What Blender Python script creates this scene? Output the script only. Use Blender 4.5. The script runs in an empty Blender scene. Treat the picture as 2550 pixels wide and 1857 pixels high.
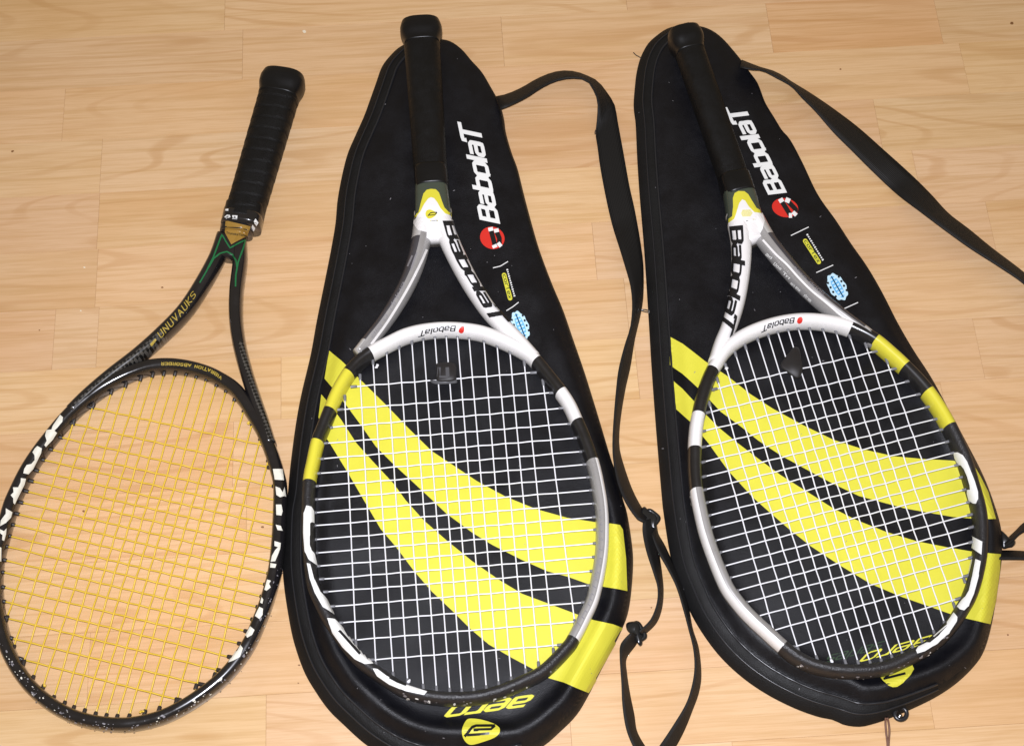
import bpy, bmesh, math, random
import numpy as np
from mathutils import Vector, Matrix, noise
from mathutils.bvhtree import BVHTree
from mathutils.geometry import delaunay_2d_cdt

random.seed(7)
sc = bpy.context.scene
R = math.radians
COL = sc.collection

# ------------------------------------------------------------------ camera, light, exposure
W0, H0 = 2550.0, 1857.0
FPX = 3800.0
TILT = R(25.0)
DIST = 1.377
CAM = Vector((0, -DIST * math.sin(TILT), DIST * math.cos(TILT)))
CR = Vector((1, 0, 0)); CU = Vector((0, math.cos(TILT), math.sin(TILT))); CF = Vector((0, math.sin(TILT), -math.cos(TILT)))
cd = bpy.data.cameras.new('camera'); cam = bpy.data.objects.new('camera', cd); COL.objects.link(cam)
cd.sensor_width = 36; cd.lens = 36 * FPX / W0; cd.clip_start = .01; cd.clip_end = 50
cam.location = CAM; cam.rotation_euler = (TILT, 0, 0)
sc.camera = cam
wd = bpy.data.worlds.new('World'); sc.world = wd; wd.use_nodes = True
bg = wd.node_tree.nodes['Background']; bg.inputs[0].default_value = (1.0, .80, .52, 1); bg.inputs[1].default_value = .25
ld = bpy.data.lights.new('camera_flash', 'AREA'); ld.shape = 'RECTANGLE'; ld.size = .034; ld.size_y = .018; ld.energy = 19.9; ld.color = (.955, .975, 1.09); ld.spread = R(160)
lo = bpy.data.objects.new('camera_flash', ld); COL.objects.link(lo)
lo.location = CAM + CR * -.012 + CU * .035 - CF * .0
lo.rotation_euler = (TILT + R(2), 0, 0)
sc.view_settings.view_transform = 'Standard'; sc.view_settings.look = 'None'
sc.view_settings.exposure = 0.0; sc.view_settings.gamma = 1.0
sc.cycles.max_bounces = 6

def ray(x, y):
    return (CR * ((x - W0 / 2) / FPX) + CU * (-(y - H0 / 2) / FPX) + CF)
def P(x, y, z=0.0):
    d = ray(x, y); t = (z - CAM.z) / d.z
    return CAM + d * t
def S(p):
    v = p - CAM; d = v.dot(CF)
    return (W0 / 2 + FPX * v.dot(CR) / d, H0 / 2 - FPX * v.dot(CU) / d)
def mpp(p):                     # metres per photo pixel at a point
    return (p - CAM).dot(CF) / FPX
def Z(ox, oy, s, pts):          # points read off an enlarged view -> photo pixels
    return [(ox + a / s, oy + b / s) for a, b in pts]
def sstep(a, b, x):
    t = min(1, max(0, (x - a) / (b - a))); return t * t * (3 - 2 * t)

# ------------------------------------------------------------------ materials
def mat(name, col, rough=.5, spec=.5, metal=0, coat=0, bump=0, bscale=400, vary=0, vscale=30, alpha=1, trans=0, sheen=0):
    m = bpy.data.materials.new(name); m.use_nodes = True
    nt = m.node_tree; b = nt.nodes['Principled BSDF']
    b.inputs['Base Color'].default_value = (*col, 1); b.inputs['Roughness'].default_value = rough
    b.inputs['Specular IOR Level'].default_value = spec; b.inputs['Metallic'].default_value = metal
    b.inputs['Coat Weight'].default_value = coat; b.inputs['Coat Roughness'].default_value = .12
    b.inputs['Transmission Weight'].default_value = trans
    if sheen: b.inputs['Sheen Weight'].default_value = sheen; b.inputs['Sheen Roughness'].default_value = .4
    g = nt.nodes.new('ShaderNodeNewGeometry')
    if vary:
        n = nt.nodes.new('ShaderNodeTexNoise'); n.inputs['Scale'].default_value = vscale; n.inputs['Detail'].default_value = 6
        n.inputs['Roughness'].default_value = .65
        nt.links.new(g.outputs['Position'], n.inputs['Vector'])
        mx = nt.nodes.new('ShaderNodeMix'); mx.data_type = 'RGBA'
        mx.inputs[6].default_value = (*[max(0, c * (1 - vary)) for c in col], 1); mx.inputs[7].default_value = (*[min(1, c * (1 + vary)) for c in col], 1)
        nt.links.new(n.outputs['Fac'], mx.inputs[0]); nt.links.new(mx.outputs[2], b.inputs['Base Color'])
        mr = nt.nodes.new('ShaderNodeMapRange'); mr.inputs[1].default_value = .3; mr.inputs[2].default_value = .7
        mr.inputs[3].default_value = max(.03, rough - .1); mr.inputs[4].default_value = min(1, rough + .12)
        nt.links.new(n.outputs['Fac'], mr.inputs[0]); nt.links.new(mr.outputs[0], b.inputs['Roughness'])
    if bump:
        n2 = nt.nodes.new('ShaderNodeTexNoise'); n2.inputs['Scale'].default_value = bscale; n2.inputs['Detail'].default_value = 3
        nt.links.new(g.outputs['Position'], n2.inputs['Vector'])
        bp = nt.nodes.new('ShaderNodeBump'); bp.inputs['Strength'].default_value = bump; bp.inputs['Distance'].default_value = .001
        nt.links.new(n2.outputs['Fac'], bp.inputs['Height']); nt.links.new(bp.outputs[0], b.inputs['Normal'])
    return m

M = {}
M['black_gloss'] = mat('black_lacquer', (.010, .009, .010), .22, .5, coat=.5, vary=.3, vscale=60)
M['black_satin'] = mat('black_satin_paint', (.012, .011, .011), .36, .45, coat=.25, vary=.3)
M['bumper'] = mat('black_bumper_plastic', (.016, .015, .016), .42, .5, bump=.5, bscale=900, vary=.5, vscale=200)
M['white'] = mat('white_paint', (.78, .76, .74), .3, .5, coat=.3, vary=.04, vscale=60)
M['letter_white'] = mat('white_print', (.76, .76, .73), .4, .4, vary=.05, vscale=120)
M['worn_white'] = mat('worn_white_print', (.70, .68, .58), .45, .4, vary=.12, vscale=160)
M['silver'] = mat('silver_grey_paint', (.36, .35, .34), .3, .6, metal=.35, coat=.3, vary=.08)
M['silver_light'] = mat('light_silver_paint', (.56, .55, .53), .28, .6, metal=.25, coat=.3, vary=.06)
M['dark_grey'] = mat('dark_grey_paint', (.055, .052, .058), .32, .5, coat=.3, vary=.3)
M['mid_grey'] = mat('mid_grey_print', (.22, .21, .22), .4, .4)
M['yellow'] = mat('yellow_paint', (.64, .58, .045), .32, .45, coat=.2, vary=.05)
M['yellow_cloth'] = mat('yellow_print_on_nylon', (.635, .595, .05), .50, .35, bump=.2, bscale=1200, vary=.09, vscale=22)
M['gold'] = mat('gold_brown_sticker', (.30, .17, .03), .4, .5, vary=.12, vscale=90)
M['gold_text'] = mat('gold_print', (.38, .275, .04), .35, .5, vary=.6, vscale=420)
M['green'] = mat('green_line_print', (.010, .13, .038), .4, .5)
M['dull_green'] = mat('dull_green_print', (.02, .045, .018), .5, .4)
M['red'] = mat('red_print', (.62, .028, .018), .45, .4, vary=.05)
M['blue'] = mat('blue_print', (.12, .42, .72), .45, .4, vary=.1)
M['pale_blue'] = mat('pale_blue_print', (.50, .72, .82), .45, .4)
M['black_print'] = mat('black_print', (.010, .010, .011), .4, .4)
M['tape'] = mat('greenish_grey_tape', (.05, .062, .045), .3, .5, coat=.4, vary=.1)
M['grip'] = mat('black_grip_wrap', (.0042, .004, .004), .50, .26, bump=.5, bscale=1500, vary=.35, vscale=80)
M['rubber'] = mat('black_rubber', (.005, .005, .0055), .36, .35, vary=.3)
M['string_white'] = mat('white_string', (.80, .80, .82), .35, .5)
M['string_yellow'] = mat('yellow_gut_string', (.71, .475, .048), .3, .5, vary=.18, vscale=120)
M['grommet'] = mat('dark_grommet_plastic', (.03, .024, .02), .4, .5)
M['grommet_clear'] = mat('grey_grommet_plastic', (.16, .16, .17), .35, .5)
M['nylon'] = mat('black_nylon', (.0032, .0032, .0048), .44, .34, bump=.35, bscale=1400, vary=.25, vscale=50)
def creases(m):
    nt = m.node_tree; b = nt.nodes['Principled BSDF']; g = nt.nodes.new('ShaderNodeNewGeometry')
    n = nt.nodes.new('ShaderNodeTexNoise'); n.inputs['Scale'].default_value = 9; n.inputs['Detail'].default_value = 1.2; n.inputs['Distortion'].default_value = .5
    nt.links.new(g.outputs['Position'], n.inputs['Vector'])
    bp = nt.nodes.new('ShaderNodeBump'); bp.inputs['Strength'].default_value = .9; bp.inputs['Distance'].default_value = .010
    old = b.inputs['Normal'].links[0].from_socket
    nt.links.new(old, bp.inputs['Normal']); nt.links.new(n.outputs['Fac'], bp.inputs['Height']); nt.links.new(bp.outputs[0], b.inputs['Normal'])
creases(M['nylon'])
M['gusset'] = mat('black_gusset_cloth', (.0052, .005, .005), .58, .26, bump=.4, bscale=1100, vary=.2)
M['piping'] = mat('black_vinyl_piping', (.016, .016, .018), .28, .5)
M['buckle'] = mat('black_buckle_plastic', (.012, .012, .012), .25, .5)
M['steel'] = mat('steel', (.5, .5, .5), .25, .5, metal=1)
M['thread'] = mat('dark_thread', (.03, .022, .018), .7)
M['cord'] = mat('brown_cord', (.16, .075, .045), .6)
M['dampener'] = mat('black_dampener_rubber', (.018, .016, .016), .5, .4, vary=.2)
M['dampener_flange'] = mat('grey_clear_rubber', (.075, .075, .08), .35, .4)

# webbing: fine ribs
def webbing():
    m = mat('black_webbing', (.0075, .0068, .0062), .62, .3)
    nt = m.node_tree; b = nt.nodes['Principled BSDF']
    uv = nt.nodes.new('ShaderNodeUVMap')
    w = nt.nodes.new('ShaderNodeTexWave'); w.inputs['Scale'].default_value = 1.0; w.bands_direction = 'X'; w.inputs['Distortion'].default_value = .6
    mp = nt.nodes.new('ShaderNodeMapping'); mp.inputs['Scale'].default_value = (5, 60, 1)
    nt.links.new(uv.outputs[0], mp.inputs[0]); nt.links.new(mp.outputs[0], w.inputs['Vector'])
    bp = nt.nodes.new('ShaderNodeBump'); bp.inputs['Strength'].default_value = .5; bp.inputs['Distance'].default_value = .0006
    nt.links.new(w.outputs['Fac'], bp.inputs['Height']); nt.links.new(bp.outputs[0], b.inputs['Normal'])
    return m
M['webbing'] = webbing()

def carbon():
    m = mat('carbon_weave', (.012, .011, .011), .25, .5, coat=.5)
    nt = m.node_tree; b = nt.nodes['Principled BSDF']; g = nt.nodes.new('ShaderNodeNewGeometry')
    mp = nt.nodes.new('ShaderNodeMapping'); mp.inputs['Rotation'].default_value = (0, 0, .35)
    ck = nt.nodes.new('ShaderNodeTexChecker'); ck.inputs['Scale'].default_value = 390
    ck.inputs[1].default_value = (.006, .006, .006, 1); ck.inputs[2].default_value = (.065, .06, .052, 1)
    mul = nt.nodes.new('ShaderNodeVectorMath'); mul.operation = 'MULTIPLY'; mul.inputs[1].default_value = (1, 1, 0)
    nt.links.new(g.outputs['Position'], mp.inputs[0]); nt.links.new(mp.outputs[0], mul.inputs[0]); nt.links.new(mul.outputs[0], ck.inputs[0])
    nt.links.new(ck.outputs[0], b.inputs['Base Color'])
    return m
M['carbon'] = carbon()

# ------------------------------------------------------------------ objects and helpers
def thing(name, label, cat, loc, group=None):
    o = bpy.data.objects.new(name, None); COL.objects.link(o); o.location = loc
    o.empty_display_size = .02
    o['label'] = label; o['category'] = cat
    if group: o['group'] = group
    return o
def top_of(o):
    while o.parent: o = o.parent
    return o
def link(name, me, parent=None, stuff=False):
    o = bpy.data.objects.new(name, me); COL.objects.link(o)
    if parent:
        o.parent = parent
        o.matrix_parent_inverse = Matrix.Translation(-parent.location) if parent.parent is None else Matrix.Identity(4)
    if stuff: o['kind'] = 'stuff'
    return o
def mesh(name, verts, faces, mats, midx=None, smooth=True):
    me = bpy.data.meshes.new(name)
    me.from_pydata([tuple(v) for v in verts], [], faces)
    for m in mats: me.materials.append(m)
    if midx is not None: me.polygons.foreach_set('material_index', midx)
    if smooth: me.polygons.foreach_set('use_smooth', [True] * len(me.polygons))
    me.update()
    return me
def bvh(me):
    return BVHTree.FromPolygons([v.co.copy() for v in me.vertices], [tuple(p.vertices) for p in me.polygons])

def crom(pts, closed=False, n=10):
    """Catmull-Rom through points of any dimension."""
    pts = [np.array(p, float) for p in pts]; out = []
    N = len(pts)
    for i in range(N if closed else N - 1):
        if closed: a, b, c, d = pts[i - 1], pts[i], pts[(i + 1) % N], pts[(i + 2) % N]
        else: a, b, c, d = pts[max(0, i - 1)], pts[i], pts[i + 1], pts[min(N - 1, i + 2)]
        for k in range(n):
            t = k / n
            out.append(.5 * (2 * b + (c - a) * t + (2 * a - 5 * b + 4 * c - d) * t * t + (3 * b - a - 3 * c + d) * t ** 3))
    if not closed: out.append(pts[-1])
    return out

class Tube:
    """Sweep of a super-ellipse along a traced centre line; material by segment and by angle round the section."""
    def __init__(s, pts, z, hw, hh, closed=False, n=2.3, nphi=20, step=.003, breaks=(), matf=None, center=None, ridge=None, taper=None, capped=True, smooth_px=10):
        zs = z if callable(z) else (lambda t: z)
        dense = crom(pts, closed, smooth_px)
        N = len(dense)
        P3 = [P(d[0], d[1], zs(i / max(1, N - (0 if closed else 1)))) for i, d in enumerate(dense)]
        if closed: P3.append(P3[0])
        L = [0]
        for a, b in zip(P3, P3[1:]): L.append(L[-1] + (b - a).length)
        s.len = L[-1]; s.closed = closed
        A = np.array([tuple(p) for p in P3]); Ls = np.array(L)
        bt = []
        for (bx, by) in breaks:
            px = np.array([S(Vector(a)) for a in A]); j = int(np.argmin((px[:, 0] - bx) ** 2 + (px[:, 1] - by) ** 2)); bt.append(Ls[j])
        s.bt = bt
        k = max(4, int(s.len / step)); ts = list(np.linspace(0, s.len, k + 1))
        for b in bt:
            j = int(np.argmin([abs(t - b) for t in ts])); ts[j] = b
        ts = sorted(set(ts))
        if closed: ts = ts[:-1]
        pos = np.stack([np.interp(ts, Ls, A[:, i]) for i in range(3)], 1)
        n_ = len(ts)
        if closed: tan = np.roll(pos, -1, 0) - np.roll(pos, 1, 0)
        else: tan = np.gradient(pos, axis=0)
        c = Vector(center) if center is not None else Vector(pos.mean(0))
        V = []; s.ts = ts
        sgn = None
        for i in range(n_):
            p = Vector(pos[i]); t = Vector(tan[i]).normalized()
            side = t.cross(Vector((0, 0, 1))).normalized(); up = side.cross(t).normalized()
            if sgn is None:
                mid = n_ // 2; pm = Vector(pos[mid]); tm = Vector(tan[mid]); sm = tm.cross(Vector((0, 0, 1)))
                sgn = 1 if sm.dot(pm - c) > 0 else -1
            side = side * sgn
            f = ts[i] / s.len
            w = hw(f) if callable(hw) else hw
            h = hh(f) if callable(hh) else hh
            w = w * mpp(p)
            for q in range(nphi):
                a = 2 * math.pi * q / nphi; ca, sa = math.cos(a), math.sin(a)
                r = 1.0
                if ridge: r = ridge(ts[i], a)
                ex = 2 / n
                V.append(p + side * (w * r * math.copysign(abs(ca) ** ex, ca)) + up * (h * r * math.copysign(abs(sa) ** ex, sa)))
        F = []; MI = []
        for i in range(n_ if closed else n_ - 1):
            j = (i + 1) % n_
            tm = ts[i] + 1e-6
            for q in range(nphi):
                r = (q + 1) % nphi
                F.append((i * nphi + q, i * nphi + r, j * nphi + r, j * nphi + q) if sgn < 0 else (i * nphi + q, j * nphi + q, j * nphi + r, i * nphi + r))
                MI.append(matf(s, tm, 2 * math.pi * (q + .5) / nphi) if matf else 0)
        if not closed and capped:
            F.append(tuple(range(nphi))); MI.append(MI[0]); F.append(tuple((n_ - 1) * nphi + q for q in range(nphi))[::-1]); MI.append(MI[-1])
        s.V, s.F, s.MI = V, F, MI
    def make(s, name, mats, parent):
        me = mesh(name, s.V, s.F, mats, s.MI)
        bm = bmesh.new(); bm.from_mesh(me); bmesh.ops.recalc_face_normals(bm, faces=bm.faces); bm.to_mesh(me); bm.free()
        s.bvh = bvh(me)
        return link(name, me, parent)
    def seg(s, t):              # index of the segment a position lies in (breaks sorted along the line)
        b = sorted(s.bt); k = sum(1 for x in b if x <= t); return k % len(b) if s.closed else k

def wire(name, pts3, r, m, parent, nphi=6, stuff=False, closed=False):
    """Round tube through 3-D points."""
    V, F = [], []
    n = len(pts3)
    for i, p in enumerate(pts3):
        a = pts3[max(0, i - 1)] if not closed else pts3[i - 1]; b = pts3[min(n - 1, i + 1)] if not closed else pts3[(i + 1) % n]
        t = (b - a).normalized(); s = t.cross(Vector((0, 0, 1)))
        if s.length < 1e-4: s = Vector((1, 0, 0))
        s.normalize(); u = s.cross(t)
        rr = r(i / (n - 1)) if callable(r) else r
        for q in range(nphi):
            ang = 2 * math.pi * q / nphi
            V.append(p + s * (rr * math.cos(ang)) + u * (rr * math.sin(ang)))
    for i in range(n if closed else n - 1):
        j = (i + 1) % n
        for q in range(nphi):
            k = (q + 1) % nphi
            F.append((i * nphi + q, i * nphi + k, j * nphi + k, j * nphi + q))
    if not closed:
        F.append(tuple(range(nphi))[::-1]); F.append(tuple((n - 1) * nphi + q for q in range(nphi)))
    return link(name, mesh(name, V, F, [m]), parent, stuff)

# ---- flat print laid onto a surface
OFFC = [0]
def onto(x, y, trees, off, zdef):
    d = ray(x, y).normalized(); best = None
    for t in trees:
        h = t.ray_cast(CAM, d)
        if h[0] is not None and (best is None or h[3] < best[3]): best = h
    if best is None:
        p = P(x, y, zdef)
        for t in trees:
            h = t.find_nearest(p)
            if h[0] is not None and (best is None or h[3] < best[3]): best = h
    n = best[1].copy()
    if n.dot(d) > 0: n = -n
    return best[0] + n * off
def inside(pt, poly):
    x, y = pt; c = False; n = len(poly)
    for i in range(n):
        x1, y1 = poly[i]; x2, y2 = poly[i - 1]
        if (y1 > y) != (y2 > y) and x < (x2 - x1) * (y - y1) / (y2 - y1) + x1: c = not c
    return c
def densify(poly, step, closed=True):
    out = []
    n = len(poly)
    for i in range(n if closed else n - 1):
        a = poly[i]; b = poly[(i + 1) % n]; L = math.dist(a, b); k = max(1, int(L / step))
        for q in range(k): out.append((a[0] + (b[0] - a[0]) * q / k, a[1] + (b[1] - a[1]) * q / k))
    if not closed: out.append(poly[-1])
    return out
def fill2d(poly, step):
    bd = densify(poly, step)
    n = len(bd); xs = [p[0] for p in bd]; ys = [p[1] for p in bd]
    pts = [Vector(p) for p in bd]
    y = min(ys) + step / 2; row = 0
    bda = np.array(bd)
    while y < max(ys):
        x = min(xs) + (step / 2 if row % 2 else 0)
        while x < max(xs):
            if inside((x, y), bd) and np.min((bda[:, 0] - x) ** 2 + (bda[:, 1] - y) ** 2) > (step * .5) ** 2: pts.append(Vector((x, y)))
            x += step
        y += step * .87; row += 1
    r = delaunay_2d_cdt(pts, [(i, (i + 1) % n) for i in range(n)], [], 0, 1e-5)
    V = [(v.x, v.y) for v in r[0]]; F = []
    for f in r[2]:
        c = (sum(V[i][0] for i in f) / len(f), sum(V[i][1] for i in f) / len(f))
        if inside(c, bd): F.append(tuple(f))
    return V, F
class Print:
    """Collects flat print (polygons, strokes) and lays it on a surface as one thin mesh."""
    def __init__(s, trees, zdef, off=.0003):
        s.t, s.z, s.off = trees, zdef, off; s.V, s.F = [], []; s.k = 0
    def add(s, V2, F):
        b = len(s.V); o = s.off + .000012 * s.k; s.k += 1
        s.V += [onto(x, y, s.t, o, s.z) for x, y in V2]; s.F += [tuple(i + b for i in f) for f in F]
    def poly(s, pts, smooth=False, step=7):
        if smooth: pts = [tuple(p) for p in crom(pts, True, 5)]
        V, F = fill2d(pts, step); s.add(V, F); return s
    def stroke(s, pts, w, closed=False, step=4):
        p = densify(pts, step, closed); n = len(p); V, F = [], []
        for i in range(n):
            a = p[i - 1] if (closed or i) else p[i]; b = p[(i + 1) % n] if (closed or i < n - 1) else p[i]
            dx, dy = b[0] - a[0], b[1] - a[1]; L = math.hypot(dx, dy) or 1
            nx, ny = -dy / L * w / 2, dx / L * w / 2
            V += [(p[i][0] + nx, p[i][1] + ny), (p[i][0] - nx, p[i][1] - ny)]
        for i in range(n if closed else n - 1):
            j = (i + 1) % n; F.append((2 * i, 2 * j, 2 * j + 1, 2 * i + 1))
        s.add(V, F); return s
    def disc(s, cx, cy, rx, ry, rot=0, step=6):
        pts = []
        for i in range(28):
            a = i / 28 * 2 * math.pi; u, v = rx * math.cos(a), ry * math.sin(a)
            pts.append((cx + u * math.cos(rot) - v * math.sin(rot), cy + u * math.sin(rot) + v * math.cos(rot)))
        return s.poly(pts, step=step)
    def make(s, name, m, parent):
        return link(name, mesh(name, s.V, s.F, [m], smooth=False), parent)

# ---- a small squared stroke alphabet
GL = {
 'B': (.66, [[(0, 0), (0, 1)], [(0, 1), (.5, 1), (.6, .9), (.6, .62), (.5, .53), (0, .53)], [(.5, .53), (.62, .43), (.62, .1), (.52, 0), (0, 0)]]),
 'a': (.60, [[(.06, .74), (.46, .74), (.57, .64), (.57, 0), (.1, 0), (0, .09), (0, .32), (.1, .41), (.57, .41)]]),
 'b': (.60, [[(0, 1.02), (0, 0), (.46, 0), (.57, .1), (.57, .63), (.46, .74), (0, .74)]]),
 'o': (.62, [[(.1, 0), (.47, 0), (.58, .1), (.58, .64), (.47, .74), (.1, .74), (0, .64), (0, .1), (.1, 0)]]),
 'l': (.12, [[(.03, 0), (.03, 1.0)]]),
 'T': (.62, [[(-.12, 1.0), (-.12, 1.12), (.66, 1.12)], [(.30, 1.12), (.30, 0)]]),
 'e': (.60, [[(.57, 0), (.1, 0), (0, .1), (0, .64), (.1, .74), (.47, .74), (.57, .64), (.57, .36), (0, .36)]]),
 'r': (.40, [[(0, 0), (0, .74)], [(0, .62), (.12, .74), (.40, .74)]]),
 's': (.56, [[(0, 0), (.45, 0), (.52, .08), (.52, .30), (.45, .37), (.07, .37), (0, .44), (0, .66), (.07, .74), (.52, .74)]]),
 'i': (.12, [[(.03, 0), (.03, .74)], [(.03, .9), (.03, 1.0)]]),
 'U': (.58, [[(0, 1), (0, .12), (.12, 0), (.42, 0), (.54, .12), (.54, 1)]]), 'N': (.62, [[(0, 0), (0, 1), (.56, 0), (.56, 1)]]),
 'V': (.6, [[(0, 1), (.28, 0), (.56, 1)]]), 'A': (.6, [[(0, 0), (.28, 1), (.56, 0)], [(.12, .35), (.44, .35)]]),
 'K': (.58, [[(0, 0), (0, 1)], [(.54, 1), (0, .45), (.54, 0)]]), 'I': (.12, [[(.04, 0), (.04, 1)]]),
 'S': (.58, [[(0, .08), (.1, 0), (.45, 0), (.54, .12), (.54, .4), (.0, .6), (0, .88), (.1, 1), (.45, 1), (.54, .92)]]),
 'R': (.6, [[(0, 0), (0, 1), (.45, 1), (.54, .9), (.54, .6), (.45, .5), (0, .5)], [(.3, .5), (.54, 0)]]),
 'O': (.62, [[(.1, 0), (.46, 0), (.56, .12), (.56, .88), (.46, 1), (.1, 1), (0, .88), (0, .12), (.1, 0)]]), ' ': (.35, []),
 'E': (.54, [[(.5, 0), (0, 0), (0, 1), (.5, 1)], [(0, .52), (.42, .52)]]),
 't': (.4, [[(.12, 1), (.12, .1), (.22, 0), (.38, 0)], [(0, .74), (.38, .74)]]), 'c': (.56, [[(.54, 0), (.1, 0), (0, .1), (0, .64), (.1, .74), (.54, .74)]]),
 'u': (.58, [[(0, .74), (0, .1), (.1, 0), (.54, 0), (.54, .74)]]), 'k': (.54, [[(0, 0), (0, 1)], [(.5, .74), (0, .34), (.5, 0)]]),
 'n': (.58, [[(0, 0), (0, .74), (.44, .74), (.54, .64), (.54, 0)]]), 'd': (.6, [[(.57, 1.02), (.57, 0), (.1, 0), (0, .1), (0, .64), (.1, .74), (.57, .74)]]),
 'm': (.9, [[(0, 0), (0, .74), (.8, .74), (.86, .66), (.86, 0)], [(.43, .74), (.43, 0)]]), 'x': (.5, [[(0, 0), (.48, .74)], [(0, .74), (.48, 0)]]),
}
def text(pr, txt, fmap, th, gap=.24, slant=.0):
    """fmap(u, v): u 0..1 along the word, v 0..1 from base line to cap height -> photo pixel; th in cap heights."""
    tot = sum(GL[c][0] + gap for c in txt) - gap; u0 = 0
    for c in txt:
        w, st = GL[c]
        for line in st:
            d = densify(line, .09, False); V, F = [], []
            n = len(d)
            for i in range(n):
                a = d[max(0, i - 1)]; b = d[min(n - 1, i + 1)]; dx, dy = b[0] - a[0], b[1] - a[1]; L = math.hypot(dx, dy) or 1
                nx, ny = -dy / L * th / 2, dx / L * th / 2
                ex = ey = 0
                if i in (0, n - 1) and n > 1:
                    k = -1 if i == 0 else 1; ex, ey = dx / L * th * .5 * k, dy / L * th * .5 * k
                for sg in (1, -1):
                    x, y = d[i][0] + nx * sg + ex, d[i][1] + ny * sg + ey
                    V.append(fmap((u0 + x + slant * y) / tot, y))
            for i in range(n - 1): F.append((2 * i, 2 * i + 2, 2 * i + 3, 2 * i + 1))
            pr.add(V, F)
        u0 += w + gap
def affine(o, uend, vtop):
    return lambda u, v: (o[0] + (uend[0] - o[0]) * u + (vtop[0] - o[0]) * v, o[1] + (uend[1] - o[1]) * u + (vtop[1] - o[1]) * v)
def along(base, top):
    def at(c, u):
        c = crom(c, False, 8); L = [0]
        for a, b in zip(c, c[1:]): L.append(L[-1] + float(np.linalg.norm(b - a)))
        A = np.array(c); t = u * L[-1]
        if u <= 0: return A[0] + (A[1] - A[0]) / np.linalg.norm(A[1] - A[0]) * t
        if u >= 1: return A[-1] + (A[-1] - A[-2]) / np.linalg.norm(A[-1] - A[-2]) * (t - L[-1])
        return np.array([np.interp(t, L, A[:, 0]), np.interp(t, L, A[:, 1])])
    return lambda u, v: tuple(at(base, u) * (1 - v) + at(top, u) * v)

# ------------------------------------------------------------------ floor: laminate boards
def wood():
    m = bpy.data.materials.new('laminate_wood'); m.use_nodes = True; nt = m.node_tree; N = nt.nodes; K = nt.links
    b = N['Principled BSDF']
    def nd(t, **k):
        n = N.new(t)
        for a, v in k.items(): setattr(n, a, v)
        return n
    g = nd('ShaderNodeNewGeometry'); oi = nd('ShaderNodeObjectInfo')
    mp = nd('ShaderNodeMapping'); mp.inputs['Rotation'].default_value = (0, 0, -BOARD_ANG); K.new(g.outputs['Position'], mp.inputs[0])
    rnd = nd('ShaderNodeVectorMath', operation='SCALE'); rnd.inputs[0].default_value = (3.7, 9.1, 5.3); K.new(oi.outputs['Random'], rnd.inputs['Scale'])
    off = nd('ShaderNodeVectorMath', operation='ADD'); K.new(mp.outputs[0], off.inputs[0]); K.new(rnd.outputs[0], off.inputs[1])
    def scaled(v):
        n = nd('ShaderNodeVectorMath', operation='MULTIPLY'); n.inputs[1].default_value = v; K.new(off.outputs[0], n.inputs[0]); return n.outputs[0]
    def nz(vec, scale, detail=3, rough=.5):
        n = nd('ShaderNodeTexNoise'); n.inputs['Scale'].default_value = scale; n.inputs['Detail'].default_value = detail; n.inputs['Roughness'].default_value = rough
        K.new(vec, n.inputs['Vector']); return n.outputs['Fac']
    def mth(op, a, b2=None, c=None):
        n = nd('ShaderNodeMath', operation=op)
        for i, v in enumerate((a, b2, c)):
            if v is None: continue
            if isinstance(v, (int, float)): n.inputs[i].default_value = v
            else: K.new(v, n.inputs[i])
        return n.outputs[0]
    def rng(v, a, b2, c, d):
        n = nd('ShaderNodeMapRange', interpolation_type='SMOOTHSTEP'); K.new(v, n.inputs[0])
        for i, q in enumerate((a, b2, c, d)): n.inputs[i + 1].default_value = q
        return n.outputs[0]
    big = nz(scaled((1.7, 10, 1)), 1, 2, .4)                      # slow field whose contour lines draw the flames
    wob = nz(scaled((9, 120, 1)), 1, 3, .6)
    ph = mth('MULTIPLY_ADD', wob, .9, mth('MULTIPLY', big, 95))
    rings = mth('SINE', ph)
    line = rng(rings, .62, 1.0, 0, 1)
    where = rng(nz(scaled((3, 9, 1)), 1.3, 2), .36, .66, .12, 1)
    line = mth('MULTIPLY', line, where)
    pores = rng(nz(scaled((30, 900, 1)), 1, 3, .6), .42, .74, 0, 1)
    fine = nz(scaled((7, 260, 1)), 1, 4, .6)
    blot = nz(scaled((5, 14, 1)), 1.0, 3, .55)
    def mix(fac, a, b2):
        n = nd('ShaderNodeMix', data_type='RGBA')
        K.new(fac, n.inputs[0])
        for i, v in ((6, a), (7, b2)):
            if isinstance(v, tuple): n.inputs[i].default_value = (*v, 1)
            else: K.new(v, n.inputs[i])
        return n.outputs[2]
    tone = mix(oi.outputs['Random'], (.67, .437, .236), (.63, .390, .192))
    tone = mix(rng(blot, .3, .7, 0, .8), tone, (.685, .468, .268))
    tone = mix(mth('MULTIPLY', rng(fine, .40, .70, 0, 1), .55), tone, (.53, .315, .13))
    tone = mix(mth('MULTIPLY', line, .42), tone, (.47, .245, .09))
    tone = mix(mth('MULTIPLY', pores, .34), tone, (.48, .28, .11))
    tint = nd('ShaderNodeMix', data_type='RGBA', blend_type='MULTIPLY'); tint.inputs[0].default_value = 1
    K.new(tone, tint.inputs[6]); K.new(oi.outputs['Color'], tint.inputs[7])
    K.new(tint.outputs[2], b.inputs['Base Color'])
    rr = rng(nz(scaled((8, 8, 1)), 3, 4), .3, .7, .34, .42); K.new(rr, b.inputs['Roughness'])
    b.inputs['Specular IOR Level'].default_value = .42
    bp = nd('ShaderNodeBump'); bp.inputs['Strength'].default_value = .08; bp.inputs['Distance'].default_value = .0004
    K.new(pores, bp.inputs['Height']); K.new(bp.outputs[0], b.inputs['Normal'])
    return m

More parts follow.
